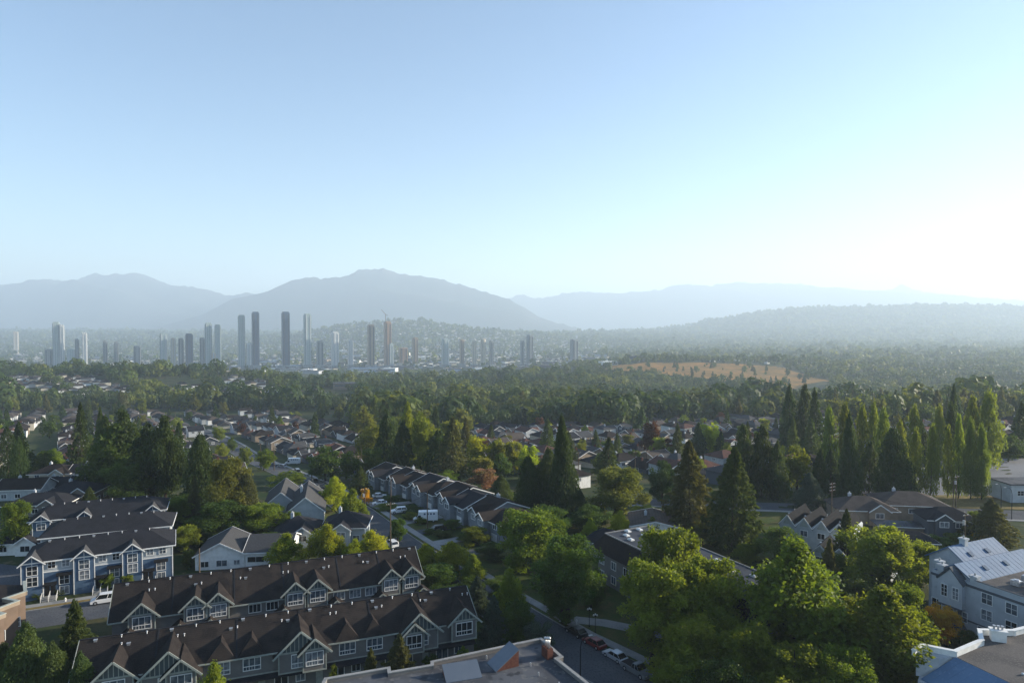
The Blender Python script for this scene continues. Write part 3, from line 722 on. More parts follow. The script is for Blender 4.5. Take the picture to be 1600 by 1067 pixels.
# ------------------------------------------------------------------ brown townhouse rows
def brown_row(label, A, B, gables, lowg, W=13.5, ze=6.5, zr=10.2, extra_z=0):
    """A, B facade ends on the ground; gables: (t centre, half width, apex z, kind)"""
    A = Vector(A); B = Vector(B); L = (B - A).length; rz = math.atan2(B.y - A.y, B.x - A.x)
    root = thing('townhouse_row', label, 'townhouses', (A.x, A.y, 0), rz, 'brown roofed townhouse rows')
    b = MB(); wall_gable(b, 0, L, 0, W, 0, ze - .05, zr - .12)
    part(root, 'wall', b, M['lap_grey'])
    r = MB(); gable_roof(r, 0, L, 0, W, ze, zr, .55, .2)
    slope = (zr - ze) / (W / 2)
    part(root, 'roof', r, M['shingle'])
    t = MB()       # eaves board, end bargeboards, string course
    zl = ze - .55 * slope
    t.box(-.55, L + .55, -.66, -.555, zl - .24, zl - .02)
    for xx in (-.6, L + .6):
        t.beam((xx, -.6, zl - .1), (xx, W / 2, zr - .1), .09, .26); t.beam((xx, W / 2, zr - .1), (xx, W + .6, zl - .1), .09, .26)
    t.box(-.03, L + .03, -.04, -.002, 3.0, 3.22)
    for c in np.arange(4.2, L, 8.2): t.box(c - .06, c + .06, -.035, -.003, 0, 3.0)
    part(root, 'trim', t, M['trim'])
    sm_ = MB()
    for q in (.17, .36, .52, .71, .86): sm_.beam((L * q, -.5, zl + .06), (L * q, W / 2, zr + .02), .22, .10); sm_.beam((L * q, W / 2, zr + .02), (L * q, W + .5, zl + .06), .22, .10)
    sm_.beam((-.5, W / 2, zr + .03), (L + .5, W / 2, zr + .03), .3, .08)
    part(root, 'ridge_cap', sm_, M['shingle_dark'])
    used = []
    for (c, hw, za, kind) in gables:
        zg = za - hw * .92 if kind != 'hip' else ze
        p = {'big': 1.0, 'sub': 1.7, 'single': .9, 'hip': .35, 'pair': .9}[kind]
        if kind == 'hip':        # small hipped roof bump over a window bay
            yb = (za - ze) / slope
            q = MB(); q.add([(c - hw, -.62, zl + .02), (c + hw, -.62, zl + .02), (c, 1.2, za), (c, yb + .6, za), (c - hw, yb * .9, ze + slope * yb * .85), (c + hw, yb * .9, ze + slope * yb * .85)],
                            [(0, 1, 2), (1, 5, 3, 2), (0, 2, 3, 4), (0, 4, 3, 5, 1)])
            part(root, 'hip_dormer', q, M['shingle'])
            window(root, c, -.07, 4.0, 2.3, 1.7, cols=3, rows=1, low=True)
            used.append((c, 1.7)); continue
        yb = max(.5, (za - ze) / slope) + .4; yz = max(0.2, (zg - ze) / slope)
        g = MB(); s = (za - zg) / hw; o = .5; zo = zg - o * s
        for sx in (-1, 1):
            P = [(c, -p - .55, za), (c, yb, za), (c + sx * (hw + o), max(yz - .4, .1), zo), (c + sx * (hw + o), -p - .55, zo)]
            if sx < 0: P = P[::-1]
            g.slab(P, .18)
        dn = part(root, 'gable_roof', g, M['shingle'])
        f = MB(); f.prism([(c - hw + .15, zg), (c + hw - .15, zg), (c, za - .22)], -p, .2)
        part(dn, 'gable_face', f, M['batten_field'])
        bt = MB(); rakes(bt, c, hw, -p - .60, zg, za, o, .09, .28)
        nb = max(3, int(hw * 2 / .62)); stp = (2 * hw - .5) / nb
        for i in range(1, nb):
            xx = c - hw + .25 + stp * i; hh = (za - .35) - abs(xx - c) * s
            if hh > zg + .25: bt.box(xx - .055, xx + .055, -p - .05, -p - .002, zg + .12, hh)
        bt.box(c - hw + .1, c + hw - .1, -p - .08, -p - .002, zg - .12, zg + .12)
        # bay below
        hb = hw - .35
        zb = max(2.95, zg - 3.3)
        for sx in (-1, 1): bt.box(c + sx * hb - .09, c + sx * hb + .09, -p - .04, -p + .1, zb, zg - .12)
        bt.box(c - hb - .09, c + hb + .09, -p - .06, -p - .002, zb - .02, zb + .2)
        part(dn, 'bargeboard', bt, M['trim'])
        bay = MB(); bay.box(c - hb, c + hb, -p, .02, zb, zg + .02); part(root, 'bay', bay, M['lap_grey'])
        ww = min(2.6, hb * 1.45)
        window(root, c, -p - .03, zg - 2.3, ww, 1.9, cols=3, rows=1, low=True)
        used.append((c, hb + .3))
    for (c, hw, za) in lowg:      # entrance roofs at first floor level
        zg = za - hw * .83; p = 2.2; g = MB(); s = (za - zg) / hw
        for sx in (-1, 1):
            P = [(c, -p - .4, za), (c, .1, za), (c + sx * (hw + .3), .1, zg - .3 * s), (c + sx * (hw + .3), -p - .4, zg - .3 * s)]
            if sx < 0: P = P[::-1]
            g.slab(P, .15)
        pr = part(root, 'porch_roof', g, M['shingle'])
        bt = MB(); rakes(bt, c, hw, -p - .44, zg, za, .3, .08, .22)
        for i in range(1, 4):
            xx = c - hw + hw * i / 2; hh = za - .3 - abs(xx - c) * s
            if hh > zg + .2: bt.box(xx - .05, xx + .05, -p - .04, -p - .002, zg, hh)
        for sx in (-1, 1): bt.box(c + sx * (hw - .2) - .1, c + sx * (hw - .2) + .1, -p, -p + .2, 0, zg)
        part(pr, 'bargeboard', bt, M['trim'])
        f = MB(); f.prism([(c - hw + .1, zg), (c + hw - .1, zg), (c, za - .2)], -p, -.1); part(pr, 'gable_face', f, M['batten_field'])
    # flat windows between bays, ground floor openings
    x = 1.6
    while x < L - 1.4:
        if all(abs(x - c) > hh + 1.0 for c, hh in used): window(root, x, -.03, 4.3, 1.9, 1.35, cols=3, rows=1)
        x += 2.9
    x = 1.9; i = 0
    while x < L - 1.5:
        if i % 3 == 0:
            window(root, x, -.03, .15, 1.8, 2.25, cols=2, rows=1, glass='glass')
        elif i % 3 == 1: window(root, x, -.03, 1.1, 1.2, 1.2, cols=2, rows=1)
        else:
            d = MB(); d.box(-.5, .5, -.03, .02, 0, 2.1); dd = part(root, 'door', d, M['trim'], (x, -.02, .02))
            k = MB(); k.box(.36, .42, -.08, -.03, 1.0, 1.08); part(dd, 'handle', k, M['metal'])
        x += 2.75; i += 1
    # skirt roof between floors
    sk = MB(); sk.slab([(0, -1.15, 2.72), (L, -1.15, 2.72), (L, -.02, 3.02), (0, -.02, 3.02)], .12); part(root, 'skirt_roof', sk, M['shingle_dark'])
    zf = lambda x_, y_: ze + slope * (y_ if y_ < W / 2 else W - y_)
    vs = []
    rr = random.Random(int(L * 10))
    for c in np.arange(1.5, L, 3.3): vs.append((c, W / 2 - .5))
    for c in np.arange(5, L, 7.3): vs += [(c, 4.3), (c + .9, 4.3)]
    vents(root, vs, zf)
    return root, A, B, L, rz
def t_of(px, A, B, row=None):
    """parameter along the line A-B seen in column px"""
    k = ray(px, 600).x; d = B - A
    t = (A.y * k - A.x) / (d.x - k * d.y); return t * d.length
A1, B1 = Vector((-59.5, 91.5, 0)), Vector((-6.3, 111.5, 0))
T = lambda px: t_of(px, A1, B1)
brown_row('nearest long brown roofed townhouse row with battened gables, in front of its twin',
  A1, B1, [(T(172), 2.7, 8.9, 'single'), (T(259), 3.8, 9.2, 'big'), (T(279), 2.2, 8.1, 'sub'), (T(340), 2.0, 8.3, 'hip'), (T(389), 2.0, 8.3, 'hip'), (T(466), 3.5, 9.2, 'big'), (T(487), 2.0, 8.1, 'sub'),
           (T(540), 1.9, 8.3, 'hip'), (T(583), 1.9, 8.3, 'hip'), (T(652), 3.3, 9.2, 'big'), (T(642), 1.9, 8.0, 'sub'), (T(722), 2.4, 8.9, 'single')], [], W=12.2, zr=9.5)
A2, B2 = Vector((-65.5, 110.5, 0)), Vector((-17.6, 130.0, 0))
T = lambda px: t_of(px, A2, B2)
brown_row('rear brown roofed townhouse row behind the nearest one',
  A2, B2, [(T(217), 2.3, 9.1, 'single'), (T(301), 2.05, 9.1, 'pair'), (T(337), 2.05, 9.1, 'pair'), (T(458), 2.05, 9.1, 'pair'), (T(493), 2.05, 9.1, 'pair'), (T(608), 2.0, 9.1, 'pair'), (T(640), 2.0, 9.1, 'pair')],
  [(T(198), 2.0, 5.2), (T(277), 2.3, 5.2), (T(325), 2.1, 5.2), (T(440), 2.3, 5.2), (T(521), 2.0, 5.2), (T(592), 2.2, 5.2), (T(655), 1.8, 5.2)], W=13.0)

# ------------------------------------------------------------------ blue townhouses
def blue_row(label, A, B, gables, W=11, ze=7.6, zr=10.3, mat_roof='shingle_dark', front=True, zb=0, e0=.7, e1=.9):
    A = Vector(A); B = Vector(B); L = (B - A).length; rz = math.atan2(B.y - A.y, B.x - A.x)
    root = thing('townhouse_row', label, 'townhouses', (A.x, A.y, zb), rz, 'blue townhouse rows')
    b = MB(); b.box(0, L, 0, W, 0, 5.2); part(root, 'wall', b, M['lap_blue'])
    b = MB(); b.box(.01, L - .01, .01, W - .01, 5.2, ze); part(root, 'upper_wall', b, M['lap_pale'])
    r = MB(); hip_roof(r, 0, L, 0, W, ze, zr, .6, .18, None, e0, e1); part(root, 'roof', r, M[mat_roof])
    slope = (zr - ze) / (W / 2 + .6)
    t = MB(); t.box(-.62, L + .62, -.70, -.603, ze - .26, ze - .02); t.box(L + .603, L + .70, -.6, W + .6, ze - .26, ze - .02)
    t.box(-.02, L + .02, -.03, -.002, 5.1, 5.3)
    for xx in (0, L): t.box(xx - .1, xx + .1, -.04, .1, 0, ze - .3)
    part(root, 'trim', t, M['white'])
    for c in gables:
        hw, za, p = 1.95, ze + 1.5, .55; zg = ze - .1; s = (za - zg) / hw; g = MB(); yb = (za - ze) / slope + .2
        for sx in (-1, 1):
            P = [(c, -p - .6, za), (c, yb, za), (c + sx * (hw + .4), .2, zg - .4 * s), (c + sx * (hw + .4), -p - .6, zg - .4 * s)]
            if sx < 0: P = P[::-1]
            g.slab(P, .16)
        dn = part(root, 'gable_roof', g, M['shingle_grey'])
        bt = MB(); rakes(bt, c, hw, -p - .64, zg, za, .4, .08, .2); bt.box(c - .06, c + .06, -p - .04, -p - .002, ze - .6, za - .4); bt.box(c - hw, c + hw, -p - .04, -p - .002, zg - .08, zg + .08)
        for sx in (-1, 1): bt.box(c + sx * (hw - .15) - .08, c + sx * (hw - .15) + .08, -p - .03, -p + .1, 0, zg)
        part(dn, 'bargeboard', bt, M['white'])
        bay = MB(); bay.prism([(c - hw + .15, 0), (c + hw - .15, 0), (c + hw - .15, zg), (c, za - .2), (c - hw + .15, zg)], -p, .02); part(root, 'bay', bay, M['lap_blue'])
        if front:
            window(root, c, -p - .03, ze - 2.5, 1.7, 1.75, cols=2, rows=2); window(root, c, -p - .03, 2.9, 1.7, 1.75, cols=2, rows=2)
        else: window(root, c, -p - .03, ze - 2.2, 1.7, 1.5, cols=2, rows=2)
    if front:
        x = 0.0
        spots = [c + dx for c in gables for dx in (3.2, 5.6)]
        for x in spots:
            if x < L - .8 and all(abs(x - c) > 2.6 for c in gables): window(root, x, -.03, 5.9, 1.2, 1.3, cols=2, rows=2)
        for i, c in enumerate(gables):
            for dx, w2, zz in ((2.9, 1.7, 2.75), (5.3, 1.9, 2.75)):
                x = c + dx
                if x + w2 / 2 > L: continue
                if dx > 4 : window(root, x, -.03, 2.4, 1.6, 1.9, cols=2, rows=2)
                aw = MB(); zt = 4.75 if dx > 4 else 3.1; aw.slab([(x - w2 * .7, -.95, zt - .35), (x + w2 * .7, -.95, zt - .35), (x + w2 * .7, -.02, zt), (x - w2 * .7, -.02, zt)], .12)
                part(root, 'awning', aw, M['black'])
                if dx < 4:
                    for sx in (-.5, .5):
                        d = MB(); d.box(-.42, .42, -.05, 0, 0, 2.0); dd = part(root, 'door', d, M['black'], (x + sx, -.01, .45))
                    st = MB(); st.box(x - 1.3, x + 1.3, -2.0, -.06, 0, .4); st.box(x - 1.1, x + 1.1, -2.5, -2.0, 0, .2); part(root, 'steps', st, M['concrete'])
                    rl = MB()
                    for sx in (-1.3, 0, 1.3):
                        rl.beam((x + sx, -2.5, .9), (x + sx, -.1, 1.35), .07, .07); rl.box(x + sx - .06, x + sx + .06, -2.56, -2.44, 0, 1.1)
                        for q in np.arange(-2.2, -.1, .4): rl.box(x + sx - .02, x + sx + .02, q - .02, q + .02, .4, 1.2)
                    part(root, 'railing', rl, M['white'])
                else: window(root, x, -.03, .35, 1.5, 1.5, cols=2, rows=1)
    zf = lambda x_, y_: ze + slope * ((y_ + .6) if y_ < W / 2 else W + .6 - y_)
    vents(root, [(c, W / 2 - .7) for c in np.arange(3.5, L - 3, 2.6)], zf)
    return root
A3, B3 = Vector((-96.5, 134.0, 0)), Vector((-73.0, 145.5, 0))
T = lambda px: t_of(px, A3, B3)
blue_row('front blue townhouse row facing the road with awnings and railed steps', A3, B3, [T(45), T(127), T(203)])
blue_row('middle blue townhouse row of which only the dark roof shows', Vector((-104, 149.5, 0)), Vector((-80.3, 159, 0)), [], front=False, ze=7.7, zr=10.2)
A4 = Vector((-115.5, 162.5, 0)); B4 = Vector((-89, 173.5, 0)); T = lambda px: t_of(px, A4, B4)
blue_row('farthest blue townhouse row with three gabled bays above the middle roof', A4, B4, [T(61), T(129), T(236)], front=False, ze=7.6, zr=10.2)

# ------------------------------------------------------------------ generic houses
def house(name, label, x, y, rz, L, W, ze, rise, roofm, wallm, style='hip', wing=None, wins=None, group=None, zb=None, chimney=False, garage=False, tm='white', detail=2):
    """style hip / gablex / gabley ; wing = (x centre, half width, projection, apex z)"""
    z0 = (min(G(x, y), G(x + L * math.cos(rz), y + L * math.sin(rz))) - .3) if zb is None else zb
    root = thing(name, label, 'house', (x, y, z0), rz, group)
    w = MB(); r = MB(); zr = ze + rise
    if style == 'hip': w.box(0, L, 0, W, 0, ze - .1); hip_roof(r, 0, L, 0, W, ze, zr, .6)
    elif style == 'gablex': wall_gable(w, 0, L, 0, W, 0, ze, zr, 'x'); gable_roof(r, 0, L, 0, W, ze, zr, .5, .18, 'x')
    else: wall_gable(w, 0, L, 0, W, 0, ze, zr, 'y'); gable_roof(r, 0, L, 0, W, ze, zr, .5, .18, 'y')
    wo = part(root, 'wall', w, M[wallm]); ro = part(root, 'roof', r, M[roofm])
    t = MB()
    if style == 'gabley':
        rakes(t, L / 2, L / 2, -.54, ze, zr, .5); rakes(t, L / 2, L / 2, W + .54, ze, zr, .5)
    elif style == 'gablex':
        s = rise / (W / 2); zl = ze - .5 * s
        for xx in (-.54, L + .54): t.beam((xx, -.5, zl - .08), (xx, W / 2, zr - .08), .09, .25); t.beam((xx, W / 2, zr - .08), (xx, W + .5, zl - .08), .09, .25)
        t.box(-.5, L + .5, -.6, -.503, zl - .22, zl)
    else:
        t.box(-.62, L + .62, -.69, -.602, ze - .2, ze - .02); t.box(L + .602, L + .69, -.6, W + .6, ze - .2, ze - .02)
    part(root, 'trim', t, M[tm])
    if wing:
        c, hw, p, za = wing; zg = za - hw * .7; g = MB(); s = (za - zg) / hw
        for sx in (-1, 1):
            P = [(c, -p - .5, za), (c, W * .42, za), (c + sx * (hw + .4), .8, zg - .4 * s), (c + sx * (hw + .4), -p - .5, zg - .4 * s)]
            if sx < 0: P = P[::-1]
            g.slab(P, .16)
        part(ro, 'gable_roof', g, M[roofm])
        b = MB(); b.prism([(c - hw, 0), (c + hw, 0), (c + hw, zg), (c, za - .15), (c - hw, zg)], -p, .02); part(wo, 'bay', b, M[wallm])
        t = MB(); rakes(t, c, hw, -p - .54, zg, za, .4); part(ro, 'bargeboard', t, M[tm])
        if detail > 1: window(root, c, -p - .03, max(1, zg - 2.0), min(2.0, hw), 1.3, cols=2, rows=1)
    if chimney:
        m = MB(); m.box(L * .3, L * .3 + .7, W * .55, W * .55 + .9, 0, zr - ze + .5); m.tube([(L * .3 + .35, W * .55 + .45, zr - ze + .4), (L * .3 + .35, W * .55 + .45, zr - ze + .9)], .16, 8)
        part(ro, 'chimney', m, M['brick'] if chimney == 'brick' else M['stucco'], (0, 0, ze))
    if wins is None and detail > 1:
        wins = [(L * f, 'f', zz) for f in (.2, .5, .8) for zz in ([1.0, 3.9] if ze > 5 else [1.2])] + [(W * f, 'r', zz) for f in (.3, .7) for zz in ([1.0, 3.9] if ze > 5 else [1.2])]
    for q in (wins or []):
        x_, side, z_ = q[:3]; ww, hh = (q[3], q[4]) if len(q) > 4 else (1.5, 1.2)
        if side == 'f' and wing and abs(x_ - wing[0]) < wing[1] + .8: continue
        if side == 'f': window(root, x_, -.03, z_, ww, hh, 0, cols=2, rows=1)
        elif side == 'r': window(root, L + .03, x_, z_, ww, hh, R(90), cols=2, rows=1)
        elif side == 'l': window(root, -.03, x_, z_, ww, hh, R(-90), cols=2, rows=1)
    if garage:
        m = MB(); m.box(-1.3, 1.3, -.04, .02, 0, 2.1)
        for q in (.5, 1.0, 1.5): m.box(-1.25, 1.25, -.06, -.041, q - .03, q + .03)
        part(root, 'garage_door', m, M['white'], (garage, 0, .05))
    return root
# ------------------------------------------------------------------ roads, pavements, yards
def ribbon(name, pts, off0, off1, m, dz, label, h=0.0, step=4.0):
    """strip along a polyline between two side offsets (right positive), draped on the ground"""
    P = []
    for a, b in zip(pts[:-1], pts[1:]):
        a, b = Vector(a), Vector(b); n = max(1, int((b - a).length / step))
        for i in range(n): P.append(a.lerp(b, i / n))
    P.append(Vector(pts[-1])); V = []
    for i, p in enumerate(P):
        d = (P[min(i + 1, len(P) - 1)] - P[max(i - 1, 0)]).normalized(); r = Vector((d.y, -d.x))
        for o in (off0, off1):
            q = p + r * o; V.append((q.x, q.y, G(q.x, q.y) + dz))
    n = len(P); mb = MB(); F_ = [(2 * i, 2 * i + 1, 2 * i + 3, 2 * i + 2) for i in range(n - 1)]
    mb.add(V, F_)
    if h:
        k = len(V); V2 = [(x, y, z - h) for x, y, z in V]
        mb.add(V + V2, [(2 * i, 2 * i + 2, k + 2 * i + 2, k + 2 * i) for i in range(n - 1)] + [(2 * i + 3, 2 * i + 1, k + 2 * i + 1, k + 2 * i + 3) for i in range(n - 1)])
    return tag(link(name, mb.mesh(name, M[m], fix=False)), label, kind='structure')
def yard(name, c, m, dz, label, n=10):
    a, b, d, e = [Vector(q) for q in c]; V = []
    for i in range(n + 1):
        for j in range(n + 1):
            q = a.lerp(b, i / n).lerp(e.lerp(d, i / n), j / n); V.append((q.x, q.y, G(q.x, q.y) + dz))
    F_ = [(i * (n + 1) + j, (i + 1) * (n + 1) + j, (i + 1) * (n + 1) + j + 1, i * (n + 1) + j + 1) for i in range(n) for j in range(n)]
    return tag(link(name, MB().add(V, F_).mesh(name, M[m])), label, kind='structure')
KERB = [(44, 78), (21.5, 107), (12.3, 118), (-3, 140), (-21, 166.7), (-33, 186), (-70, 250), (-113, 322), (-160, 400), (-235, 520)]
yard('lawn', [(-40, 90), (60, 80), (80, 200), (-60, 200)], 'lawn', .004, 'dark grass around the nearer buildings', 4)
ribbon('road', KERB, -9.6, 0, 'asphalt', .03, 'asphalt street running away between parked cars and row houses')
ribbon('kerb', KERB, 0, .2, 'concrete', .15, 'kerb of the long street', .14)
ribbon('pavement', KERB, 1.2, 3.0, 'concrete', .12, 'pale pavement beside the long street', .1)
ribbon('kerb', KERB, -9.8, -9.6, 'concrete', .15, 'left kerb of the long street', .14)
SIDE = [(-130, 111), (-85.5, 132.5), (-68, 141)]
ribbon('road', SIDE, 0, 9.5, 'asphalt', .02, 'sunstreaked road in front of the blue townhouses')
ribbon('kerb', SIDE, -.2, 0, 'concrete', .15, 'kerb by the blue townhouses', .14)
ribbon('verge', SIDE, -1.5, -.2, 'drygrass', .10, 'dry grass verge by the blue townhouses', .08)
ribbon('pavement', SIDE, -3.2, -1.5, 'concrete', .11, 'pavement in front of the blue townhouses', .1)
yard('lane', [(-135, 110), (-104, 128), (-100, 150), (-135, 160)], 'asphalt', .012, 'dark lane left of the blue townhouses', 4)
ribbon('path', [(9, 126), (17, 124), (27, 119)], -1.5, 1.5, 'concrete', .05, 'path leading to the lamps')
for i, k in enumerate(range(7)):
    a = Vector((-33, 186)).lerp(Vector((-3, 140)), .12 + .02) if False else Vector((-14 - .54 * 10.5 * k, 160 + .84 * 10.5 * k))
    ribbon('driveway', [(a.x, a.y), (a.x + 11, a.y + 6.8)], -1.9, 1.9, 'concrete' if i % 2 else 'asphalt', .06, 'driveway of a row house')
CROSS = [(25, 214), (70, 206), (112, 200), (175, 190), (260, 176)]
ribbon('road', CROSS, -5, 5, 'asphalt', .03, 'road passing the gravel field on the right')
ribbon('pavement', CROSS, 5.4, 7, 'concrete', .11, 'pavement of the road on the right', .1)
yard('gravel_field', [(112, 222), (230, 214), (290, 300), (150, 300)], 'gravel', .05, 'wide pale gravel field behind the free standing poplars')
yard('dry_grass', [(104, 206), (168, 198), (176, 216), (112, 223)], 'drygrass', .07, 'dry golden grass under the free standing poplars')
yard('parking', [(140, 172), (190, 165), (200, 186), (146, 192)], 'asphalt', .012, 'bluish asphalt yard at the right edge', 4)
AV2 = [(-330, 560), (-190, 470), (-60, 440), (120, 430), (300, 440)]
ribbon('road', AV2, -4, 4, 'asphalt', .25, 'cross street among the distant houses', step=8)

# ------------------------------------------------------------------ other large buildings
def poly_block(root, pts, z0, z1, m, name='wall'):
    n = len(pts); mb = MB(); vs = [(x, y, z0) for x, y in pts] + [(x, y, z1) for x, y in pts]
    mb.add(vs, [tuple(range(n)), tuple(range(2 * n - 1, n - 1, -1))] + [(i, (i + 1) % n, n + (i + 1) % n, n + i) for i in range(n)]); return part(root, name, mb, M[m])
def parapet(root, pts, z, h, w, m, name='parapet', closed=True, cap=None):
    mb = MB(); n = len(pts)
    for i in range(n if closed else n - 1):
        a, b = Vector((*pts[i], z + h / 2)), Vector((*pts[(i + 1) % n], z + h / 2)); d = (b - a).normalized() * w * .499
        mb.beam(a - d, b + d, w, h + .003 * i)
    p = part(root, name, mb, M[m])
    if cap:
        mb = MB()
        for i in range(n if closed else n - 1):
            a, b = Vector((*pts[i], z + h + .06)), Vector((*pts[(i + 1) % n], z + h + .06)); d = (b - a).normalized() * w * .6
            mb.beam(a - d, b + d, w + .12, .1 + .003 * i)
        part(p, 'coping', mb, M[cap])
    return p
# grey flat roofed building at the bottom edge
g = thing('apartment_block', 'grey flat roofed block cut by the bottom edge with slanted skylights and coped parapet', 'apartment block', (0, 0, 0))
pts = [(-24, 86.8), (-16.4, 89.6), (-16.1, 88.4), (-10.7, 90.3), (-10.8, 91.2), (-1.6, 95.4), (4.2, 98), (6.8, 92.6), (6.0, 92.1), (10.5, 84), (17, 70), (-24, 70)]
poly_block(g, pts, 0, 8.7, 'lap_grey'); parapet(g, pts, 8.65, .55, .35, 'lap_grey', cap='concrete')
ip = [(x * .985 + .05, y - .25) for x, y in pts]; poly_block(g, pts, 8.7, 8.74, 'tar', 'roof')
def skylight(root, x, y, z, w, d, h, rz):
    mb = MB(); mb.add([(-w / 2, -d / 2, 0), (w / 2, -d / 2, 0), (w / 2, d / 2, 0), (-w / 2, d / 2, 0), (-w / 2, d / 2, h), (w / 2, d / 2, h)], [(0, 1, 5, 4), (1, 2, 5), (0, 4, 3), (2, 3, 4, 5), (0, 3, 2, 1)])
    o = part(root, 'skylight', mb, M['brick'], (x, y, z), rz)
    f = MB(); f.slab([(-w / 2 - .1, -d / 2 - .1, .1), (w / 2 + .1, -d / 2 - .1, .1), (w / 2 + .1, d / 2, h + .12), (-w / 2 - .1, d / 2, h + .12)], .1); part(o, 'pane', f, M['slate_glass'])
M['slate_glass'] = mat('skylight_glass', (.09, .11, .14), rough=.25, spec=.6, noise=(.6, (.10, .12, .15), .4, .65))
skylight(g, -6.6, 88.6, 8.74, 4.6, 2.6, 1.1, R(18)); skylight(g, -1.2, 91.4, 8.74, 2.6, 3.4, 2.2, R(-62))
m = MB(); m.box(-.8, .8, -.45, .45, 0, 1.4); ch = part(g, 'chimney', m, M['brick'], (4.9, 93.6, 8.74), R(-62))
for i, xx in enumerate((-.5, 0, .5)):
    m = MB(); m.tube([(xx, 0, 1.4), (xx, 0, 2.3 + .2 * i)], .13, 8); m.tube([(xx, 0, 2.3 + .2 * i), (xx, 0, 2.55 + .2 * i)], .24, 8); part(ch, 'chimney_pot', m, M['metal'], smooth=True)
for x, y in ((-3.5, 93), (2.5, 91), (3.5, 88.5), (-9, 85), (6, 86)):
    m = MB(); m.tube([(0, 0, 0), (0, 0, .5)], .09, 8); part(g, 'roof_vent', m, M['metal'], (x, y, 8.74))
for i in range(8):
    x = -21 + i * 2.6 if i < 6 else -6 + (i - 6) * 3
# brown roof block at the left edge
g = thing('apartment_block', 'brown roofed block at the left edge with stepped tan parapets', 'apartment block', (0, 0, 0))
pts = [(-86, 121), (-82.6, 116.5), (-84, 113.5), (-81, 112.5), (-82.4, 108.5), (-79.6, 107.5), (-81, 103.5), (-78, 102), (-76.5, 94), (-100, 94), (-100, 121)]
M['stucco_brown'] = mat('stucco_brown', (.15, .11, .085), rough=.85, noise=(.5, (.12, .09, .07), .4, .65))
pts = [(x - 1.3, y) for x, y in pts]
poly_block(g, pts, 0, 8.2, 'stucco_brown'); poly_block(g, pts, 8.2, 8.24, 'shingle', 'roof'); parapet(g, pts[:9], 8.2, .6, .4, 'stucco_tan', closed=False, cap='trim')
for k in range(3):
    window(g, -82.8 + k * 1.2, 112.4 - k * 5.0, 4.6, 1.4, 1.4, R(20))
# central flat roof block with mansard
M['tar_blue'] = mat('flat_roof_blue_grey', (.060, .066, .080), rough=.85, noise=[(.2, (.045, .05, .06), .45, .6), (1.5, (.08, .085, .095), .55, .7)])
rz = R(-62.6); g = thing('apartment_block', 'long flat roofed block with white skylights and dark mansard skirt behind the maples', 'apartment block', (16.7, 146, 0), rz)
L_, W_ = 46, 14.6
m = MB(); m.box(1.6, L_ - 1.6, 1.2, W_ - 1.2, 0, 7.0); part(g, 'wall', m, M['lap_grey'])
m = MB(); o = 1.2
B0 = [(0, 0), (L_, 0), (L_, W_), (0, W_)]; T0 = [(2.4, 2.4), (L_ - 2.4, 2.4), (L_ - 2.4, W_ - .6), (2.4, W_ - .6)]
vs = [(x, y, 6.8) for x, y in B0] + [(x, y, 10.0) for x, y in T0]
m.add(vs, [(0, 1, 5, 4), (1, 2, 6, 5), (2, 3, 7, 6), (3, 0, 4, 7), (3, 2, 1, 0), (4, 5, 6, 7)]); part(g, 'mansard', m, M['shingle'])
m = MB(); m.box(2.5, L_ - 2.5, 2.5, W_ - .7, 10.0, 10.05); part(g, 'roof', m, M['tar_blue'])
parapet(g, T0, 10.0, .22, .18, 'concrete')
for i, (x, y) in enumerate([(3.6, 7.5), (3.8, 10.5), (5.8, 5.5), (7.4, 9), (8.5, 4.6), (7.2, 11.9), (10.8, 7), (14, 10), (18, 11.5), (22, 9.5), (26, 11.5), (31, 10.2), (35, 11.5)]):
    m = MB(); m.box(-.65, .65, -.45, .45, 0, .25); m.add([(-.6, -.4, .25), (.6, -.4, .25), (.6, .4, .25), (-.6, .4, .25), (-.3, -.15, .42), (.3, -.15, .42), (.3, .15, .42), (-.3, .15, .42)], [(0, 1, 5, 4), (1, 2, 6, 5), (2, 3, 7, 6), (3, 0, 4, 7), (4, 5, 6, 7)])
    part(g, 'skylight', m, M['white'], (x, y, 10.05), rz * .0)
for x in np.arange(3, L_ - 2, 4.2):
    for zz in (1.0, 4.0): window(g, float(x), 1.17, zz, 1.5, 1.5, cols=2, rows=1)
for y in (3.6, 7.4, 11):
    pass
# small white building with tan roof beyond it
house('house', 'white walled house with flat brown roof half hidden by the big brownish fir', 29.5, 168, R(-8), 12, 12, 5.2, 1.3, 'shingle_tan', 'white', 'gabley', chimney=True)
house('house', 'low dark roofed house with tiny pyramid dormer behind the skylight roof', 17, 160, R(-28), 9, 7, 4.0, 2.6, 'shingle_dark', 'lap_pale', 'hip')
# white building with grey roof left
house('house', 'white single storey hall with grey roof and long window strip behind the brown townhouses', -70.5, 150.5, R(10), 10.5, 12, 3.7, 2.6, 'shingle_grey', 'white', 'gabley', wins=[(2.0, 'f', 1.0, 1.6, 1.2), (5.6, 'f', 1.0, 2.2, 1.3), (8.8, 'f', 1.2, 1.2, 1.0)])
house('house', 'white hall extension under grey roof with dark window band', -60, 152.2, R(6), 9.5, 12, 4.0, 2.2, 'shingle_grey', 'white', 'gablex', wins=[(2.3, 'f', 1.6, 3.6, 1.2), (6.8, 'f', 1.6, 3.2, 1.2)])
house('house', 'grey blue gabled duplex with long lit shingle roof beside the egg shaped street trees', -60.5, 182, R(14), 9.6, 20, 4.6, 3.8, 'shingle_grey', 'lap_pale', 'gabley', wins=[(3.0, 'f', 3.2, .9, .9), (3.0, 'r', 1.5), (8, 'r', 1.5), (13, 'r', 1.5)], chimney=True)
house('house', 'second unit of the grey gabled duplex set back to the left', -69.5, 190, R(14), 9.0, 18, 4.2, 3.6, 'shingle_grey', 'lap_pale', 'gabley')
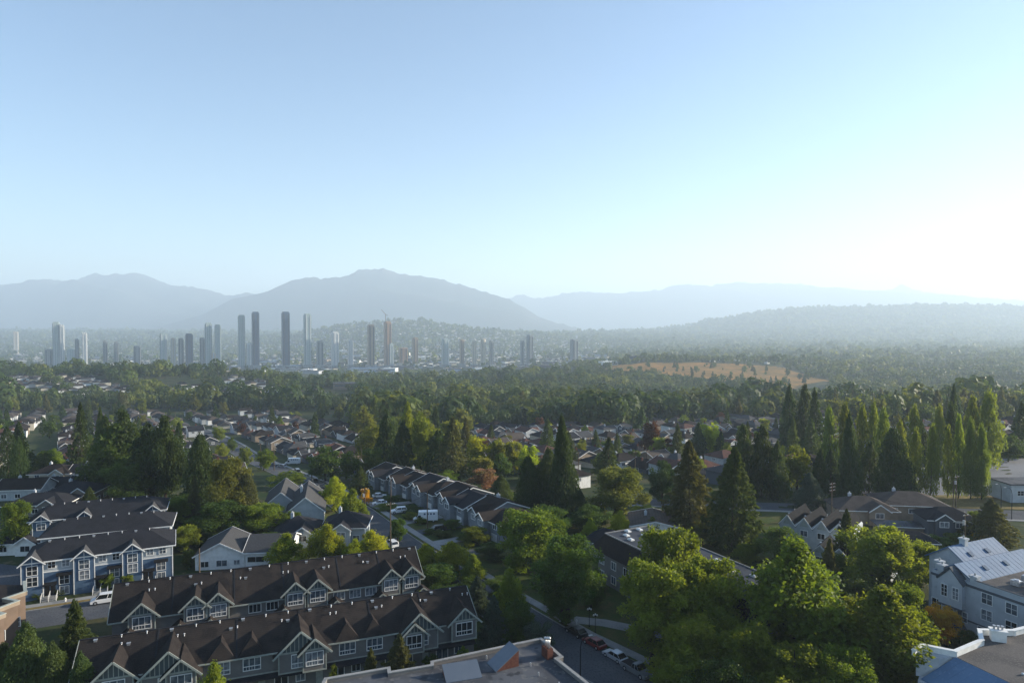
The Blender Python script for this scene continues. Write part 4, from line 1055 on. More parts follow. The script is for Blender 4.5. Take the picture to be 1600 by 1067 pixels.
house('house', 'dark hip roofed house with pale front gable behind the bright street trees', -58.5, 166.5, R(8), 10, 10, 3.6, 3.0, 'shingle_dark', 'lap_pale', 'hip', wing=(7.0, 2.2, 2.0, 5.6), chimney=True)
house('house', 'blue roofed corner house with bay gable nearest the street behind the lime trees', -47.3, 168.5, R(4), 10.5, 10, 4.4, 3.0, 'shingle_dark', 'lap_pale', 'hip', wing=(5.0, 2.2, 1.8, 6.0), chimney=True)
# row houses along the street
M['lap_row'] = mat('siding_row', (.23, .25, .27), rough=.75, noise=(.7, (.19, .21, .23), .4, .6), courses=(.2, .35))
rowlab = ['first', 'second', 'third', 'fourth', 'fifth', 'sixth', 'seventh', 'eighth', 'ninth', 'tenth']
rr = random.Random(5); rzs = math.atan2(-.84, .54)
for k in range(10):
    ox, oy = -3.0 - .54 * 9.3 * (k + 1), 168.5 + .84 * 9.3 * (k + 1)
    st = 'hip' if k in (0, 4, 8) else 'gablex'
    house('row_house', rowlab[k] + ' row house from the near corner along the right side of the street', ox + 1.0 * (k % 2), oy + .6 * (k % 2), rzs, 9.0, 13.5, 5.0 + .3 * (k % 2), 2.5, ['shingle', 'shingle_dark', 'shingle'][(k * 2) % 3], 'lap_row', st,
          wing=(2.6 + 3.6 * (k % 2), 1.9, 1.8, 7.0), group='row houses along the street', zb=min(0, G(ox, oy) - .2), chimney=(k % 3 == 1), garage=(6.5 if k % 2 == 0 else 2.6),
          wins=[(2.4, 'f', 3.4), (6.8, 'f', 3.4), (3.5, 'r', 3.2), (8.5, 'r', 3.2), (5.5, 'r', .8)])
# white gabled rows on the right
M['shingle_black'] = mat('roof_shingle_black', (.010, .011, .014), rough=.9, noise=(.5, (.014, .015, .018), .45, .6), courses=(.16, .35))  # dark roof shingle with the shade of neighbouring trees put into its colour
def gabled_row(label, x, y, rz, n, w_, D_, ze, za, roofm, wallm):
    root = thing('townhouse_row', label, 'townhouses', (x, y, 0), rz, 'white gabled townhouse rows')
    for i in range(n):
        b = MB(); wall_gable(b, i * w_, (i + 1) * w_ - .002, 0, D_, 0, ze, za, 'y'); wo = part(root, 'wall', b, M[wallm])
        r = MB(); gable_roof(r, i * w_ + .15, (i + 1) * w_ - .15, 0, D_, ze + .15, za + .15, .14, .16, 'y'); ro = part(root, 'roof', r, M[roofm])
        t = MB(); rakes(t, (i + .5) * w_, w_ / 2, -.2, ze + .15, za + .15, .0, .08, .2); part(ro, 'bargeboard', t, M['white'])
        f = MB(); f.prism([(i * w_ + .9, ze + .35), ((i + 1) * w_ - .9, ze + .35), ((i + .5) * w_, za - .35)], -.03, -.002); part(wo, 'gable_face', f, M['trim'])
        window(root, (i + .5) * w_, -.03, ze - 1.9, 1.6, 1.3, cols=2, rows=1)
        vents(root, [((i + .5) * w_ - .5, 3 + q) for q in (0, 4)], lambda a, b_: za - .4)
gabled_row('white townhouse row with pointed gables above the dark round tree', 67.0, 170.0, R(-40), 4, 4.0, 14, 4.8, 7.3, 'shingle_black', 'lap_pale')
gabled_row('lower white townhouse row with dark gable roofs hidden behind the yellow green tree', 67, 152, R(-38), 4, 4.0, 9, 3.6, 5.6, 'shingle_black', 'lap_pale')
H = house
H('house', 'brown hip roofed house behind the white gabled row and crossarm pole', 90, 186, R(-6), 15, 11, 4.2, 2.7, 'shingle_tan', 'stucco_tan', 'hip', wing=(10, 2.6, 1.0, 6.2), chimney=True)
H('house', 'wide brown hip roofed house with lit beige upper windows at right of its twin', 104, 190, R(-8), 17, 12, 4.6, 2.6, 'shingle_tan', 'stucco_tan', 'hip', wins=[(3, 'f', 2.4), (7.5, 'f', 2.4), (12, 'f', 2.4), (3, 'r', 2.2), (8, 'r', 2.2)], chimney=True)
H('carport', 'low carport with white flat canopy between the brown roofed houses', 96, 177, R(-10), 12, 5, 2.6, .8, 'tar', 'stucco_tan', 'hip', detail=1)
H('house', 'slate sided craftsman house with white framed windows and two roof gables', 106, 172.5, R(-9), 12, 9, 5.4, 2.4, 'shingle_dark', 'lap_slate', 'hip', wing=(3.4, 2.0, .8, 7.2), wins=[(7.2, 'f', 3.6), (10.2, 'f', 3.4, 1.9, 1.5), (1.8, 'r', 3.4), (6, 'r', 3.4), (7.4, 'f', .9)], chimney=False)
H('garage', 'dark roofed double garage in front of the slate craftsman house', 93, 163.5, R(-9), 9, 6, 2.7, 1.9, 'shingle_dark', 'lap_slate', 'hip', detail=1)
H('garage', 'small dark garage roof at the far right under the deodar', 140, 160, R(-9), 9, 7, 2.8, 2.0, 'shingle_dark', 'lap_pale', 'gablex', detail=1)
g = thing('hall', 'flat roofed white hall cut by the right edge beside the bus stop yard', 'hall', (153, 208, 0), R(2))
m = MB(); m.box(0, 30, 0, 9, 0, 5.4); part(g, 'wall', m, M['stucco']); m = MB(); m.box(-.3, 30.3, -.3, 9.3, 5.4, 5.75); part(g, 'roof', m, M['tar'])
for x in (3, 8): window(g, x, -.03, 2.2, 2.0, 1.4)

for lab, px, d, L, W, ze, st, rm, wm, rz_ in [
 ('cream two storey house with long balcony left of the cedar clump', 42, 236, 13, 10, 5.2, 'hip', 'shingle', 'lap_cream', .12),
 ('white two storey house with garage left of the cedar clump', 103, 238, 11, 10, 5.2, 'gablex', 'shingle_dark', 'white', .12),
 ('wide dark roofed house with bay window behind the left green tree', 66, 205, 14, 10, 4.2, 'hip', 'shingle_dark', 'stucco_tan', .12),
 ('low house with black roof and skylights at the left edge', 2, 192, 16, 10, 3.6, 'hip', 'shingle_dark', 'lap_grey', .15),
 ('black roofed house under the row of left houses near the edge', -12, 212, 13, 10, 4.0, 'gablex', 'shingle', 'lap_pale', .15),
 ('long brown roofed house between edge conifers and cream house', 42, 222, 15, 9, 3.0, 'gablex', 'shingle_dark', 'lap_cream', .12),
 ('white house peeking left of the front blue townhouses', -15, 160, 10, 9, 3.2, 'hip', 'shingle_dark', 'white', .15),
 ('small brown roofed house left of the second edge conifer', 75, 262, 12, 9, 3.4, 'hip', 'shingle_grey', 'lap_pale', .12)]:
    p = ond(px, d); H('house', lab, p.x, p.y, rz_, L, W, ze, 2.4, rm, wm, st, chimney=True, wing=(L * .72, 2.2, 1.0, ze + 1.7) if st == 'hip' else None)

# ------------------------------------------------------------------ white building with blue metal roof
rz = R(-65.8); g = thing('apartment_block', 'white stucco block with blue metal gable roofs and chimneys at the right edge', 'apartment block', (77, 124, 0), rz)
m = MB(); m.box(0, 34, 0, 20, 0, 10.0); part(g, 'wall', m, M['stucco']); m = MB(); m.box(-5.2, -.002, 6.9, 20, 0, 10.0); part(g, 'rear_wall', m, M['stucco'])
for x0, x1, zr_, nm in ((-5.6, 2.8, 12.9, 0), (.3, 7.6, 12.2, 1)):
    m = MB(); gable_roof(m, x0, x1, .4 if nm else 6.8, 20, 10.05, zr_, .3, .2, 'y'); rf = part(g, 'roof', m, M['blue_metal'])
    s = MB(); xm = (x0 + x1) / 2; hw = (x1 - x0) / 2
    for sx in (-1, 1):
        for yy in np.arange(1.2 if nm else 7.2, 20, 1.25): s.beam((xm + sx * .05, yy, zr_ + .01), (xm + sx * hw, yy, 10.06 + .01), .035, .02)
    part(rf, 'seam', s, M['blue_metal'])
    w_ = MB(); w_.prism([(x0 + .2, 10.0), (x1 - .2, 10.0), (xm, zr_ - .25)], .6 if nm else 7.0, 19.9); part(rf, 'gable_wall', w_, M['stucco'])
    for yy in ((6, 12) if nm else (10, 15)):
        k = MB(); k.slab([(-.5, -.4, .12), (.5, -.4, .12), (.5, .4, .12), (-.5, .4, .12)], .14); o = part(rf, 'skylight', k, M['slate_glass'], (xm + hw * .5, yy, (10.05 + zr_) / 2 + .12)); o.rotation_euler = (0, math.atan2(zr_ - 10.05, hw), 0)
m = MB(); m.box(7.7, 33.6, .4, 19.6, 10.0, 10.12); part(g, 'flat_roof', m, M['tar_dark'])
parapet(g, [(33.8, 19.8), (33.8, .1), (7.8, .1)], 10.0, .5, .3, 'stucco', closed=False, cap='slate_trim' if 'slate_trim' in M else 'lap_slate')
m = MB(); m.box(-.1, 34.1, -.14, -.002, 9.1, 9.5); m.box(-.1, 34.1, -.10, -.002, 3.0, 3.25); part(g, 'cornice', m, M['lap_slate'])
m = MB(); m.prism([(1.9, 4.8), (6.1, 4.8), (6.1, 9.6), (4.0, 11.8), (1.9, 9.6)], -1.0, .4); bay = part(g, 'gable_bay', m, M['stucco'])
t = MB(); rakes(t, 4.0, 2.1, -1.05, 9.6, 11.8, .35, .14, .35); t.box(1.8, 6.2, -1.07, -1.002, 4.7, 4.95)
gr = MB(); gable_roof(gr, 1.9, 6.1, -1.0, 3, 9.75, 11.95, .3, .14, 'y'); part(bay, 'roof', gr, M['lap_slate']); part(bay, 'trim', t, M['lap_slate'])
for x in (3.0, 5.0): window(g, x, -1.03, 6.4, 1.0, 2.0, cols=2, rows=3)
for x, z in ((1.0, 3.2), (3.2, 2.4), (5.6, 2.6), (9.7, 7.2), (9.7, 4.4), (9.2, 1.2), (13.6, 7.0), (13.6, 4.0), (18, 7.0), (18, 4.0), (23, 7.0), (23, 4.0), (28, 7.0), (28, 4.0)):
    window(g, x, -.03, z, 1.7, 1.7, cols=2, rows=2)
for x, y, h_ in ((.6, 1.2, 1.7), (1.7, .3, 1.5), (7.4, .4, 1.3), (-1.3, 11, 4.0)):
    m = MB(); m.box(-.55, .55, -.5, .5, 0, h_); m.box(-.7, .7, -.65, .65, h_ - .25, h_ + .05); ch = part(g, 'chimney', m, M['stucco'], (x, y, 9.9))
    k = MB(); k.tube([(0, 0, h_), (0, 0, h_ + .5)], .16, 8); part(ch, 'chimney_pot', k, M['metal'])
for x, y in ((11.5, 5), (13, 6), (14.5, 4.6), (18, 8), (11, 9)):
    m = MB(); m.box(-.7, .7, -.6, .6, .15, 1.0); m.tube([(0, 0, 1.0), (0, 0, 1.15)], .42, 12); part(g, 'air_conditioner', m, M['metal'], (x, y, 10.12))
m = MB(); m.prism([(2.2, 1.2), (6.8, 1.2), (4.5, 3.6)], -2.2, .0); part(g, 'porch_gable', m, M['lap_slate'])
# roof terrace block at the bottom right
g = thing('apartment_block', 'gravel roofed block with thick white parapet and blue metal slope in the bottom right corner', 'apartment block', (0, 0, 0))
pts = [(60.4, 91.9), (66.3, 95.2), (68.2, 98.4), (73, 98.2), (88, 104), (98, 90), (90, 66), (70, 66)]
poly_block(g, pts, 0, 9.6, 'stucco'); poly_block(g, pts, 9.6, 9.65, 'tar_dark', 'roof'); poly_block(g, [(54.6, 90.6), (57, 93.7), (60.3, 91.9), (69.9, 66), (64, 66)], 0, 7.0, 'stucco', 'lower_wall'); poly_block(g, [(55.1, 91.9), (57, 93.7), (60.3, 91.9), (57.8, 91.2)], 7.0, 9.65, 'stucco', 'corner_wall')
parapet(g, [(55.0, 92.2), (57, 93.8)] + pts[:5], 9.6, .75, .45, 'white', closed=False, cap='white')
m = MB(); m.slab([(60.2, 91.5, 9.75), (69.7, 66.4, 9.75), (64.2, 66.2, 7.2), (55.2, 90.8, 7.2)], .2); bs = part(g, 'metal_slope', m, M['blue_metal'])
s = MB()
for q in np.linspace(.04, .96, 22):
    a = Vector((60.2, 91.5, 9.76)).lerp(Vector((69.7, 66.4, 9.76)), q); b = Vector((55.2, 90.8, 7.21)).lerp(Vector((64.2, 66.2, 7.21)), q); s.beam(a, b, .035, .02)
part(bs, 'seam', s, M['blue_metal'])
m = MB(); m.box(-.9, .9, -.6, .6, 0, 1.6); m.box(-1.05, 1.05, -.75, .75, 1.4, 1.65); ch = part(g, 'chimney', m, M['white'], (69.6, 96.6, 9.6), R(-20))
for xx in (-.5, 0, .5): k = MB(); k.tube([(xx, 0, 1.6), (xx, 0, 2.1)], .15, 8); k.tube([(xx, 0, 2.05), (xx, 0, 2.2)], .22, 8); part(ch, 'chimney_pot', k, M['metal'])
for x, y, s_ in ((66, 87, .35), (67.5, 86, .5), (70.5, 86.5, .9), (71.2, 84, 1.0), (64, 84, .3), (75, 89, .8)):
    m = MB(); m.tube([(0, 0, 0), (0, 0, s_ * .4), (0, 0, s_ * .7), (0, 0, s_ * .8)], [s_ * .5, s_ * .6, s_ * .45, .05], 12); part(g, 'roof_vent', m, M['metal'], (x, y, 9.65), smooth=True)
# ------------------------------------------------------------------ vehicles
def paint(name, c, metal=.0): return mat(name, c, rough=.3, spec=.5, metal=metal)
PAINT = {'white': paint('car_paint_white', (.70, .71, .72)), 'black': paint('car_paint_black', (.012, .013, .016)), 'red': paint('car_paint_red', (.16, .012, .014)),
         'silver': paint('car_paint_silver', (.36, .39, .43), .3), 'grey': paint('car_paint_grey', (.16, .18, .20), .3), 'blue': paint('car_paint_blue', (.04, .07, .14))}
M['car_glass'] = mat('car_glass', (.012, .015, .018), rough=.08, spec=.6)
M['headlight'] = mat('headlight_glass', (.55, .56, .58), rough=.15, spec=.6)
def frustum(mb, x0, x1, w0, z0, x2, x3, w1, z1):
    mb.add([(x0, -w0, z0), (x1, -w0, z0), (x1, w0, z0), (x0, w0, z0), (x2, -w1, z1), (x3, -w1, z1), (x3, w1, z1), (x2, w1, z1)],
           [(3, 2, 1, 0), (4, 5, 6, 7), (0, 1, 5, 4), (1, 2, 6, 5), (2, 3, 7, 6), (3, 0, 4, 7)])
_vc = {}
def wheel(parent, x, y, r=.33):
    if ('w', r) not in _vc:
        t = MB(); t.tube([(0, -.11, 0), (0, .11, 0)], r, 16); k = MB(); k.tube([(0, -.118, 0), (0, .118, 0)], r * .6, 12)
        _vc['w', r] = (t.mesh('wheel', M['rubber']), k.mesh('rim', M['metal']))
    a, b = _vc['w', r]; o = link('wheel', a, parent, (x, y, r)); link('rim', b, o)
def vehicle(label, kind, col, x, y, rz, name='parked_car', cat='car', group=None, z=None):
    z = G(x, y) + .035 if z is None else z
    root = thing(name, label, cat, (x, y, z), rz, group); P = PAINT[col]
    if kind in ('sedan', 'suv', 'pickup', 'minivan'):
        L, Wd, hb, hr = {'sedan': (4.6, .89, .86, 1.42), 'suv': (4.6, .93, 1.02, 1.68), 'pickup': (5.5, .96, 1.08, 1.80), 'minivan': (4.9, .93, 1.05, 1.90)}[kind]
        h = L / 2; b = MB()
        nose = {'sedan': .62, 'suv': .8, 'pickup': .9, 'minivan': .78}[kind]
        prof = [(-h, .38), (-h + .1, .24), (h - .12, .24), (h, .42), (h - .03, nose), (h - .9, nose + .14), (h - 1.35, hb), (-h + .55, hb), (-h + .05, hb - .06)]
        if kind == 'minivan': prof = [(-h, .38), (-h + .1, .24), (h - .12, .24), (h, .42), (h - .05, nose), (h - .7, nose + .2), (h - .95, hb), (-h, hb)]
        b.prism(prof, -Wd, Wd)
        me = b.mesh('body', P); bm = bmesh.new(); bm.from_mesh(me); bmesh.ops.bevel(bm, geom=[e for e in bm.edges], offset=.05, segments=2, affect='EDGES'); bm.to_mesh(me); bm.free()
        link('body', me, root)
        g = {'sedan': (-h + .35, h - 1.3, -h + 1.05, h - 2.0), 'suv': (-h + .05, h - 1.25, -h + .35, h - 1.9), 'pickup': (-.35, h - 1.45, -.15, h - 2.05), 'minivan': (-h + .02, h - .9, -h + .15, h - 1.6)}[kind]
        c = MB(); frustum(c, g[0], g[1], Wd - .05, hb - .02, g[2], g[3], Wd - .2, hr - .06); part(root, 'window', c, M['car_glass'])
        r = MB(); frustum(r, g[2] - .06, g[3] + .06, Wd - .19, hr - .08, g[2] + .05, g[3] - .05, Wd - .26, hr)
        for sx in (-1, 1):
            for a0, a1 in ((g[0], g[2]), (g[1], g[3]), ((g[0] + g[1]) / 2, (g[2] + g[3]) / 2)):
                r.beam((a0, sx * (Wd - .045), hb - .02), (a1, sx * (Wd - .195), hr - .05), .07, .05)
        part(root, 'roof', r, P)
        if kind == 'pickup':
            q = MB(); q.box(-h + .15, -.5, -Wd + .12, Wd - .12, hb + .002, hb + .02); part(root, 'bed', q, M['black'])
        for sx in (-.68, .68):
            q = MB(); q.box(h - .10, h + .01, sx - .17, sx + .17, nose - .17, nose - .04); part(root, 'headlight', q, M['headlight'])
        ax = h * .62
        for xx in (-ax, ax):
            for yy in (-Wd + .09, Wd - .09): wheel(root, xx, yy, .33 if kind == 'sedan' else .37)
    elif kind == 'box_truck':
        b = MB(); b.box(-3.4, 1.0, -1.1, 1.1, .62, 3.0); b.box(1.0, 1.9, -1.0, 1.0, 2.3, 3.0); part(root, 'cargo_box', b, P)
        c = MB(); c.prism([(1.0, .45), (3.35, .45), (3.4, .95), (2.6, 1.35), (1.95, 2.2), (1.0, 2.25)], -.98, .98); part(root, 'cab', c, P)
        w_ = MB()
        w_.add([(2.58, -.88, 1.40), (2.58, .88, 1.40), (2.0, .84, 2.15), (2.0, -.84, 2.15), (2.62, -.88, 1.42), (2.62, .88, 1.42), (2.04, .84, 2.17), (2.04, -.84, 2.17)], [(4, 5, 6, 7), (3, 2, 1, 0), (0, 1, 5, 4), (2, 3, 7, 6), (1, 2, 6, 5), (3, 0, 4, 7)])
        part(root, 'windscreen', w_, M['car_glass'])
        for sy in (-1, 1):
            q = MB(); y0, y1 = sorted((sy * .97, sy * 1.0)); q.prism([(1.25, 1.35), (2.35, 1.35), (1.95, 2.05), (1.25, 2.05)], y0, y1); part(root, 'window', q, M['car_glass'])
            for k in range(4):
                q = MB(); y0, y1 = sorted((sy * 1.09, sy * 1.115)); q.box(-2.6 + k * .85, -2.1 + k * .85, y0, y1, 2.2, 2.65); part(root, 'sign_panel', q, PAINT['blue'])
        for xx in (-2.2, 2.45):
            for yy in (-.9, .9): wheel(root, xx, yy, .4)
    return root
def kerb_at(s, off):
    """point s metres along the street kerb, offset to the right; and street heading"""
    P = [Vector(p) for p in KERB]; 
    for a, b in zip(P[:-1], P[1:]):
        L = (b - a).length
        if s <= L: d = (b - a) / L; q = a + d * s + Vector((d.y, -d.x)) * off; return q, math.atan2(d.y, d.x)
        s -= L
def on_road(px, d, dx=0): return ray(px, 600).x * d + dx
for lab, kind, col, px, d, rz in [
    ('black parked car, first in the kerb line under the maples', 'sedan', 'black', 901, 119.5, R(125)),
    ('dark red parked car between the black and the silver one', 'sedan', 'red', 930, 115.2, R(125)),
    ('silver sedan parked behind the dark red car', 'sedan', 'silver', 963, 110.6, R(125)),
    ('grey pickup parked at the end of the kerb line', 'pickup', 'grey', 997, 106.0, R(-55)),
    ('white car half hidden by the pole on the long street above the rear townhouse roof', 'suv', 'white', 611, 167.2, R(122)),
    ('dark car just below the white one behind the rear townhouse roof', 'sedan', 'black', 622, 162.5, R(122)),
    ('white hatchback on the driveway next to the box truck', 'suv', 'white', 622, 197.0, R(200)),
    ('white sedan on the middle driveway of the row houses', 'sedan', 'white', 592, 207.5, R(196)),
    ('white sedan on the farthest driveway of the row houses', 'sedan', 'white', 592, 219.5, R(12)),
    ('black car with bright rear window parked between front hedges', 'suv', 'black', 681, 179, R(205)),
    ('dark car parked up the street near the yellow tree', 'sedan', 'black', 490, 252, R(120)),
    ('dark car on the left kerb further up the street', 'sedan', 'black', 500, 236, R(120)),
    ('dark grey van parked far up the street', 'minivan', 'grey', 463, 282, R(120)),
    ('silver car at the far street bend', 'sedan', 'silver', 440, 305, R(150)),
    ('blue car beside the white delivery truck at the street bend', 'sedan', 'blue', 424, 312, R(30))]:
    vehicle(lab, kind, col, on_road(px, d), d, rz)
vehicle('white passenger van with dark windows parked before the blue townhouses', 'minivan', 'white', on_road(158, 133.2), 133.2, R(206), 'parked_van', 'van')
vehicle('white box truck standing on a driveway by the row houses', 'box_truck', 'white', on_road(664, 188.0), 188, R(187), 'parked_truck', 'truck')
vehicle('white delivery truck parked at the far street bend', 'box_truck', 'white', on_road(456, 318), 318, R(185), 'parked_truck', 'truck')

# ------------------------------------------------------------------ poles, lamps, small things
def utility_pole(label, px, d, h, arms=1, tx=False, rz=0.5, dx=0, mat_='wood'):
    p = ond(px, d); root = thing('utility_pole', label, 'utility pole', p, rz, 'wooden utility poles')
    m = MB(); m.tube([(0, 0, -.2), (0, 0, h * .5), (0, 0, h)], [.17, .15, .11], 8); part(root, 'post', m, M[mat_])
    for i in range(arms):
        z = h - .5 - i * .9; m = MB(); m.box(-1.1, 1.1, -.24, -.12, z - .06, z + .06)
        a = part(root, 'crossarm', m, M['wood'])
        for xx in (-1.0, -.5, .5, 1.0):
            m = MB(); m.tube([(xx, -.18, z + .06), (xx, -.18, z + .26)], .05, 6); part(a, 'insulator', m, M['white'])
    if tx:
        m = MB(); m.tube([(-.42, 0, h - 2.6), (-.42, 0, h - 1.6)], .28, 12); part(root, 'transformer', m, M['metal'])
    return p
POLES = [
 ('wooden pole with grey transformer beside the egg shaped street tree', 569, 188, 9.5, 1, True), ('tall wooden pole at the kerb above the rear townhouse roof', 609, 165, 11.5, 1, False),
 ('wooden pole standing before the row house gable right of the box truck', 667, 180, 10.5, 0, False), ('slim pole in a front garden among parked white cars', 610, 206, 8.5, 0, False),
 ('pole beside the bend of the long street near the dark tree', 486, 255, 9.5, 1, False), ('pole at the far street bend right of the white truck', 427, 292, 10, 1, False),
 ('pole at the far street bend left of the white truck', 406, 318, 10, 1, False), ('pole rising between roofs behind the green street trees', 564, 300, 10, 0, False),
 ('pole rising right of the towering dark spire', 904, 262, 10.5, 1, False), ('pole between grey roofs left of the olive fir', 993, 268, 10, 1, False), ('pole in front of the white gabled roofs of the middle distance', 1011, 300, 9, 0, False),
 ('tall pole with two crossarms beside the brown hip roofed houses', 1302, 186, 11.5, 3, False), ('wooden pole with transformer above the blue metal roof', 1512, 152, 12.5, 1, True),
 ('first of two poles under the free standing poplars', 1493, 196, 9.5, 0, False), ('second of two poles under the free standing poplars', 1497, 199, 10.5, 1, True),
 ('grey pole in front of the white halls left of the brown townhouses', 308, 143, 7.5, 0, False), ('pole among houses above the cedar clump', 273, 560, 12, 0, False), ('pole among the left houses near the street bend', 391, 420, 11, 0, False)]
PP = [utility_pole(l, px, d, h, a, t) for l, px, d, h, a, t in POLES]
def wire(a, b, za, zb, name='power_line', label='thin sagging power line'):
    n = 10; pts = []
    for i in range(n + 1):
        t = i / n; pts.append((a[0] + (b[0] - a[0]) * t, a[1] + (b[1] - a[1]) * t, za + (zb - za) * t - 4 * t * (1 - t) * .9))
    m = MB(); m.tube(pts, .028, 4, cap=False); tag(link('power_line', m.mesh('power_line', M['black'])), label, 'power line', 'power lines')
wire(PP[1], PP[2], PP[1].z + 11, PP[2].z + 10, label='sagging power line over the street above the rear townhouse roof')
wire(PP[0], PP[1], PP[0].z + 9.3, PP[1].z + 11, label='power line from the transformer pole to the kerb pole')
wire(PP[0], PP[4], PP[0].z + 9.3, PP[4].z + 9.3, label='power line running up the street from the transformer pole')
wire(PP[4], PP[5], PP[4].z + 9.3, PP[5].z + 9.6, label='power line toward the far street bend')
wire(PP[11], (110, 168), PP[11].z + 11, 8, label='power line dropping from the double crossarm pole to the slate house')
wire(PP[12], (128, 140), PP[12].z + 11.5, 11.5, label='power line leaving the transformer pole over the blue roof')
wire(PP[11], (60, 205), PP[11].z + 11, 10, label='power line running left from the double crossarm pole')
for lab, px, d in (('left one of the two black posts with white globe lamps under the dark maple', 922, 122.5), ('right one of the two black posts with white globe lamps under the dark maple', 931.5, 120)):
    p = ond(px, d); r = thing('street_lamp', lab, 'street lamp', p, 0, 'globe lamps')
    m = MB(); m.tube([(0, 0, 0), (0, 0, .3), (0, 0, 3.2)], [.12, .06, .05], 8); m.box(-.3, .3, -.03, .03, 3.0, 3.06); part(r, 'post', m, M['black'])
    for xx in (-.3, 0, .3):
        m = MB(); zz = 3.35 if xx == 0 else 3.2; m.tube([(xx, 0, zz - .15), (xx, 0, zz), (xx, 0, zz + .15)], [.08, .17, .08], 8); part(r, 'globe', m, M['white'], smooth=True)
def arc_lamp(lab, px, d, h, rz):
    p = ond(px, d); r = thing('street_lamp', lab, 'street lamp', p, rz, 'curved street lamps')
    m = MB(); m.tube([(0, 0, 0), (0, 0, h * .8), (.25, 0, h * .93), (.9, 0, h), (1.9, 0, h + .05)], [.1, .07, .06, .05, .04], 8); part(r, 'post', m, M['black'])
    m = MB(); m.box(1.7, 2.4, -.14, .14, h - .03, h + .1); part(r, 'lamp_head', m, M['metal'])
arc_lamp('dark curved street lamp beside the bottom street next to the roof corner', 908, 103.5, 6.6, R(35))
arc_lamp('street lamp before the white hall at the right edge', 1585, 190, 9.0, R(180)); arc_lamp('street lamp at the road in front of the gravel', 1568, 197, 8.5, R(200))
p = ond(902, 123.0); r = thing('bollard_light', 'short white bollard light on the dark lawn under the maple', 'bollard light', p); m = MB(); m.tube([(0, 0, 0), (0, 0, .8)], .09, 8); part(r, 'post', m, M['white']); m = MB(); m.tube([(0, 0, .8), (0, 0, 1.05), (0, 0, 1.1)], [.14, .14, .02], 10); part(r, 'lamp_head', m, M['white'])
p = ond(96, 133.6); r = thing('fire_hydrant', 'small white fire hydrant on the dry verge by the blue townhouses', 'fire hydrant', p); m = MB(); m.tube([(0, 0, 0), (0, 0, .1), (0, 0, .12), (0, 0, .7), (0, 0, .85)], [.22, .22, .15, .15, .04], 10); part(r, 'barrel', m, M['white']); m = MB(); m.tube([(-.26, 0, .5), (.26, 0, .5)], .07, 8); part(r, 'outlet', m, M['white'])
for i, (px, d, lab) in enumerate([(689, 158, 'black wheeled bin on the pavement by the long street'), (743, 136, 'dark bin at the pavement corner near the lime trees')]):
    p = ond(px, d); r = thing('wheelie_bin', lab, 'bin', p); m = MB(); frustum(m, -.3, .3, .28, .1, -.36, .36, .34, 1.0); part(r, 'body', m, M['black']); m = MB(); m.box(-.38, .38, -.36, .36, 1.0, 1.06); part(r, 'lid', m, M['black'])
# hedges and shrubs
def bush(label, px, d, wpx, hm, lm, kind='round', group=None, cat='shrub', name='shrub', ry=None, x=None):
    p = ond(px, d) if x is None else Vector((x, d, G(x, d)))
    return place_tree(kind, lm, p.x, p.y, hm, wpx / F * d / 2, label, group, 'mid', p.z, name, cat, ry, 0.0)
SH = [(745,196,'yellow',26,2.2,100),(715,880,'maple',0,0,0)]
for lab, px, d, w_, h_, lm in [
    ('flowering yellowish shrub at the right end of the front blue townhouses', 196, 141, 26, 2.6, 'yellow'), ('reddish shrub at the blue townhouse corner', 254, 146, 16, 2.8, 'gold'),
    ('dark shrub under the first blue bay', 50, 134.5, 18, 1.6, 'dark'), ('dark shrub between the first and second blue steps', 86, 137, 22, 1.5, 'dark'), ('dark shrub before the second blue bay', 128, 139, 22, 1.5, 'dark'),
    ('climbing green shrub on the third blue bay', 164, 140, 22, 3.4, 'maple'), ('yellow green shrub between the two brown townhouse rows', 355, 112.5, 44, 3.6, 'yellow'), ('dark shrub at the ground floor of the nearest townhouses right end', 672, 107, 30, 2.4, 'dark'),
    ('green bush at the right corner of the nearest townhouses', 725, 108, 26, 3.4, 'maple'), ('round bush beside the duplex driveway by the street', 545, 158, 24, 2.6, 'maple'), ('olive bush between corner house and bright street tree', 575, 164, 26, 4.2, 'olive'),
    ('hedge like bush beside the first driveway', 690, 175, 34, 1.6, 'dark'), ('low hedge bush next to the black car', 671, 177, 20, 1.3, 'dark'), ('garden bush in front of the second row house', 655, 186, 22, 1.8, 'maple'), ('garden bush left of the box truck', 640, 199, 40, 1.5, 'dark'),
    ('long low hedge below the white sedan on the middle driveway', 600, 201, 40, 1.5, 'maple'), ('hedge bush at the farthest white sedan', 608, 214, 34, 1.5, 'dark'), ('big dark hedge in front of the slate craftsman house', 1470, 166, 52, 3.2, 'dark'),
    ('right half of the big dark hedge before the craftsman house', 1500, 165.5, 40, 3.4, 'dark'), ('clipped green bush behind the carport', 1420, 178, 30, 3.0, 'dark'), ('orange tinted bush right of the slate house', 1533, 168, 24, 3.2, 'gold'),
    ('dark undergrowth bush at the path by the street', 868, 131, 34, 2.0, 'dark'), ('tall dark bush at the corner of the skylight block', 935, 139, 30, 4.5, 'dark'), ('green bush under the large dark maple near the kerb', 850, 140, 40, 4.0, 'maple'),
    ('small tree like bush left of the white hall', 290, 152, 24, 4.4, 'dark'), ('dark bush behind the white hall left end', 312, 170, 50, 6.5, 'dark')]:
    bush(lab, px, d, w_, h_, lm)
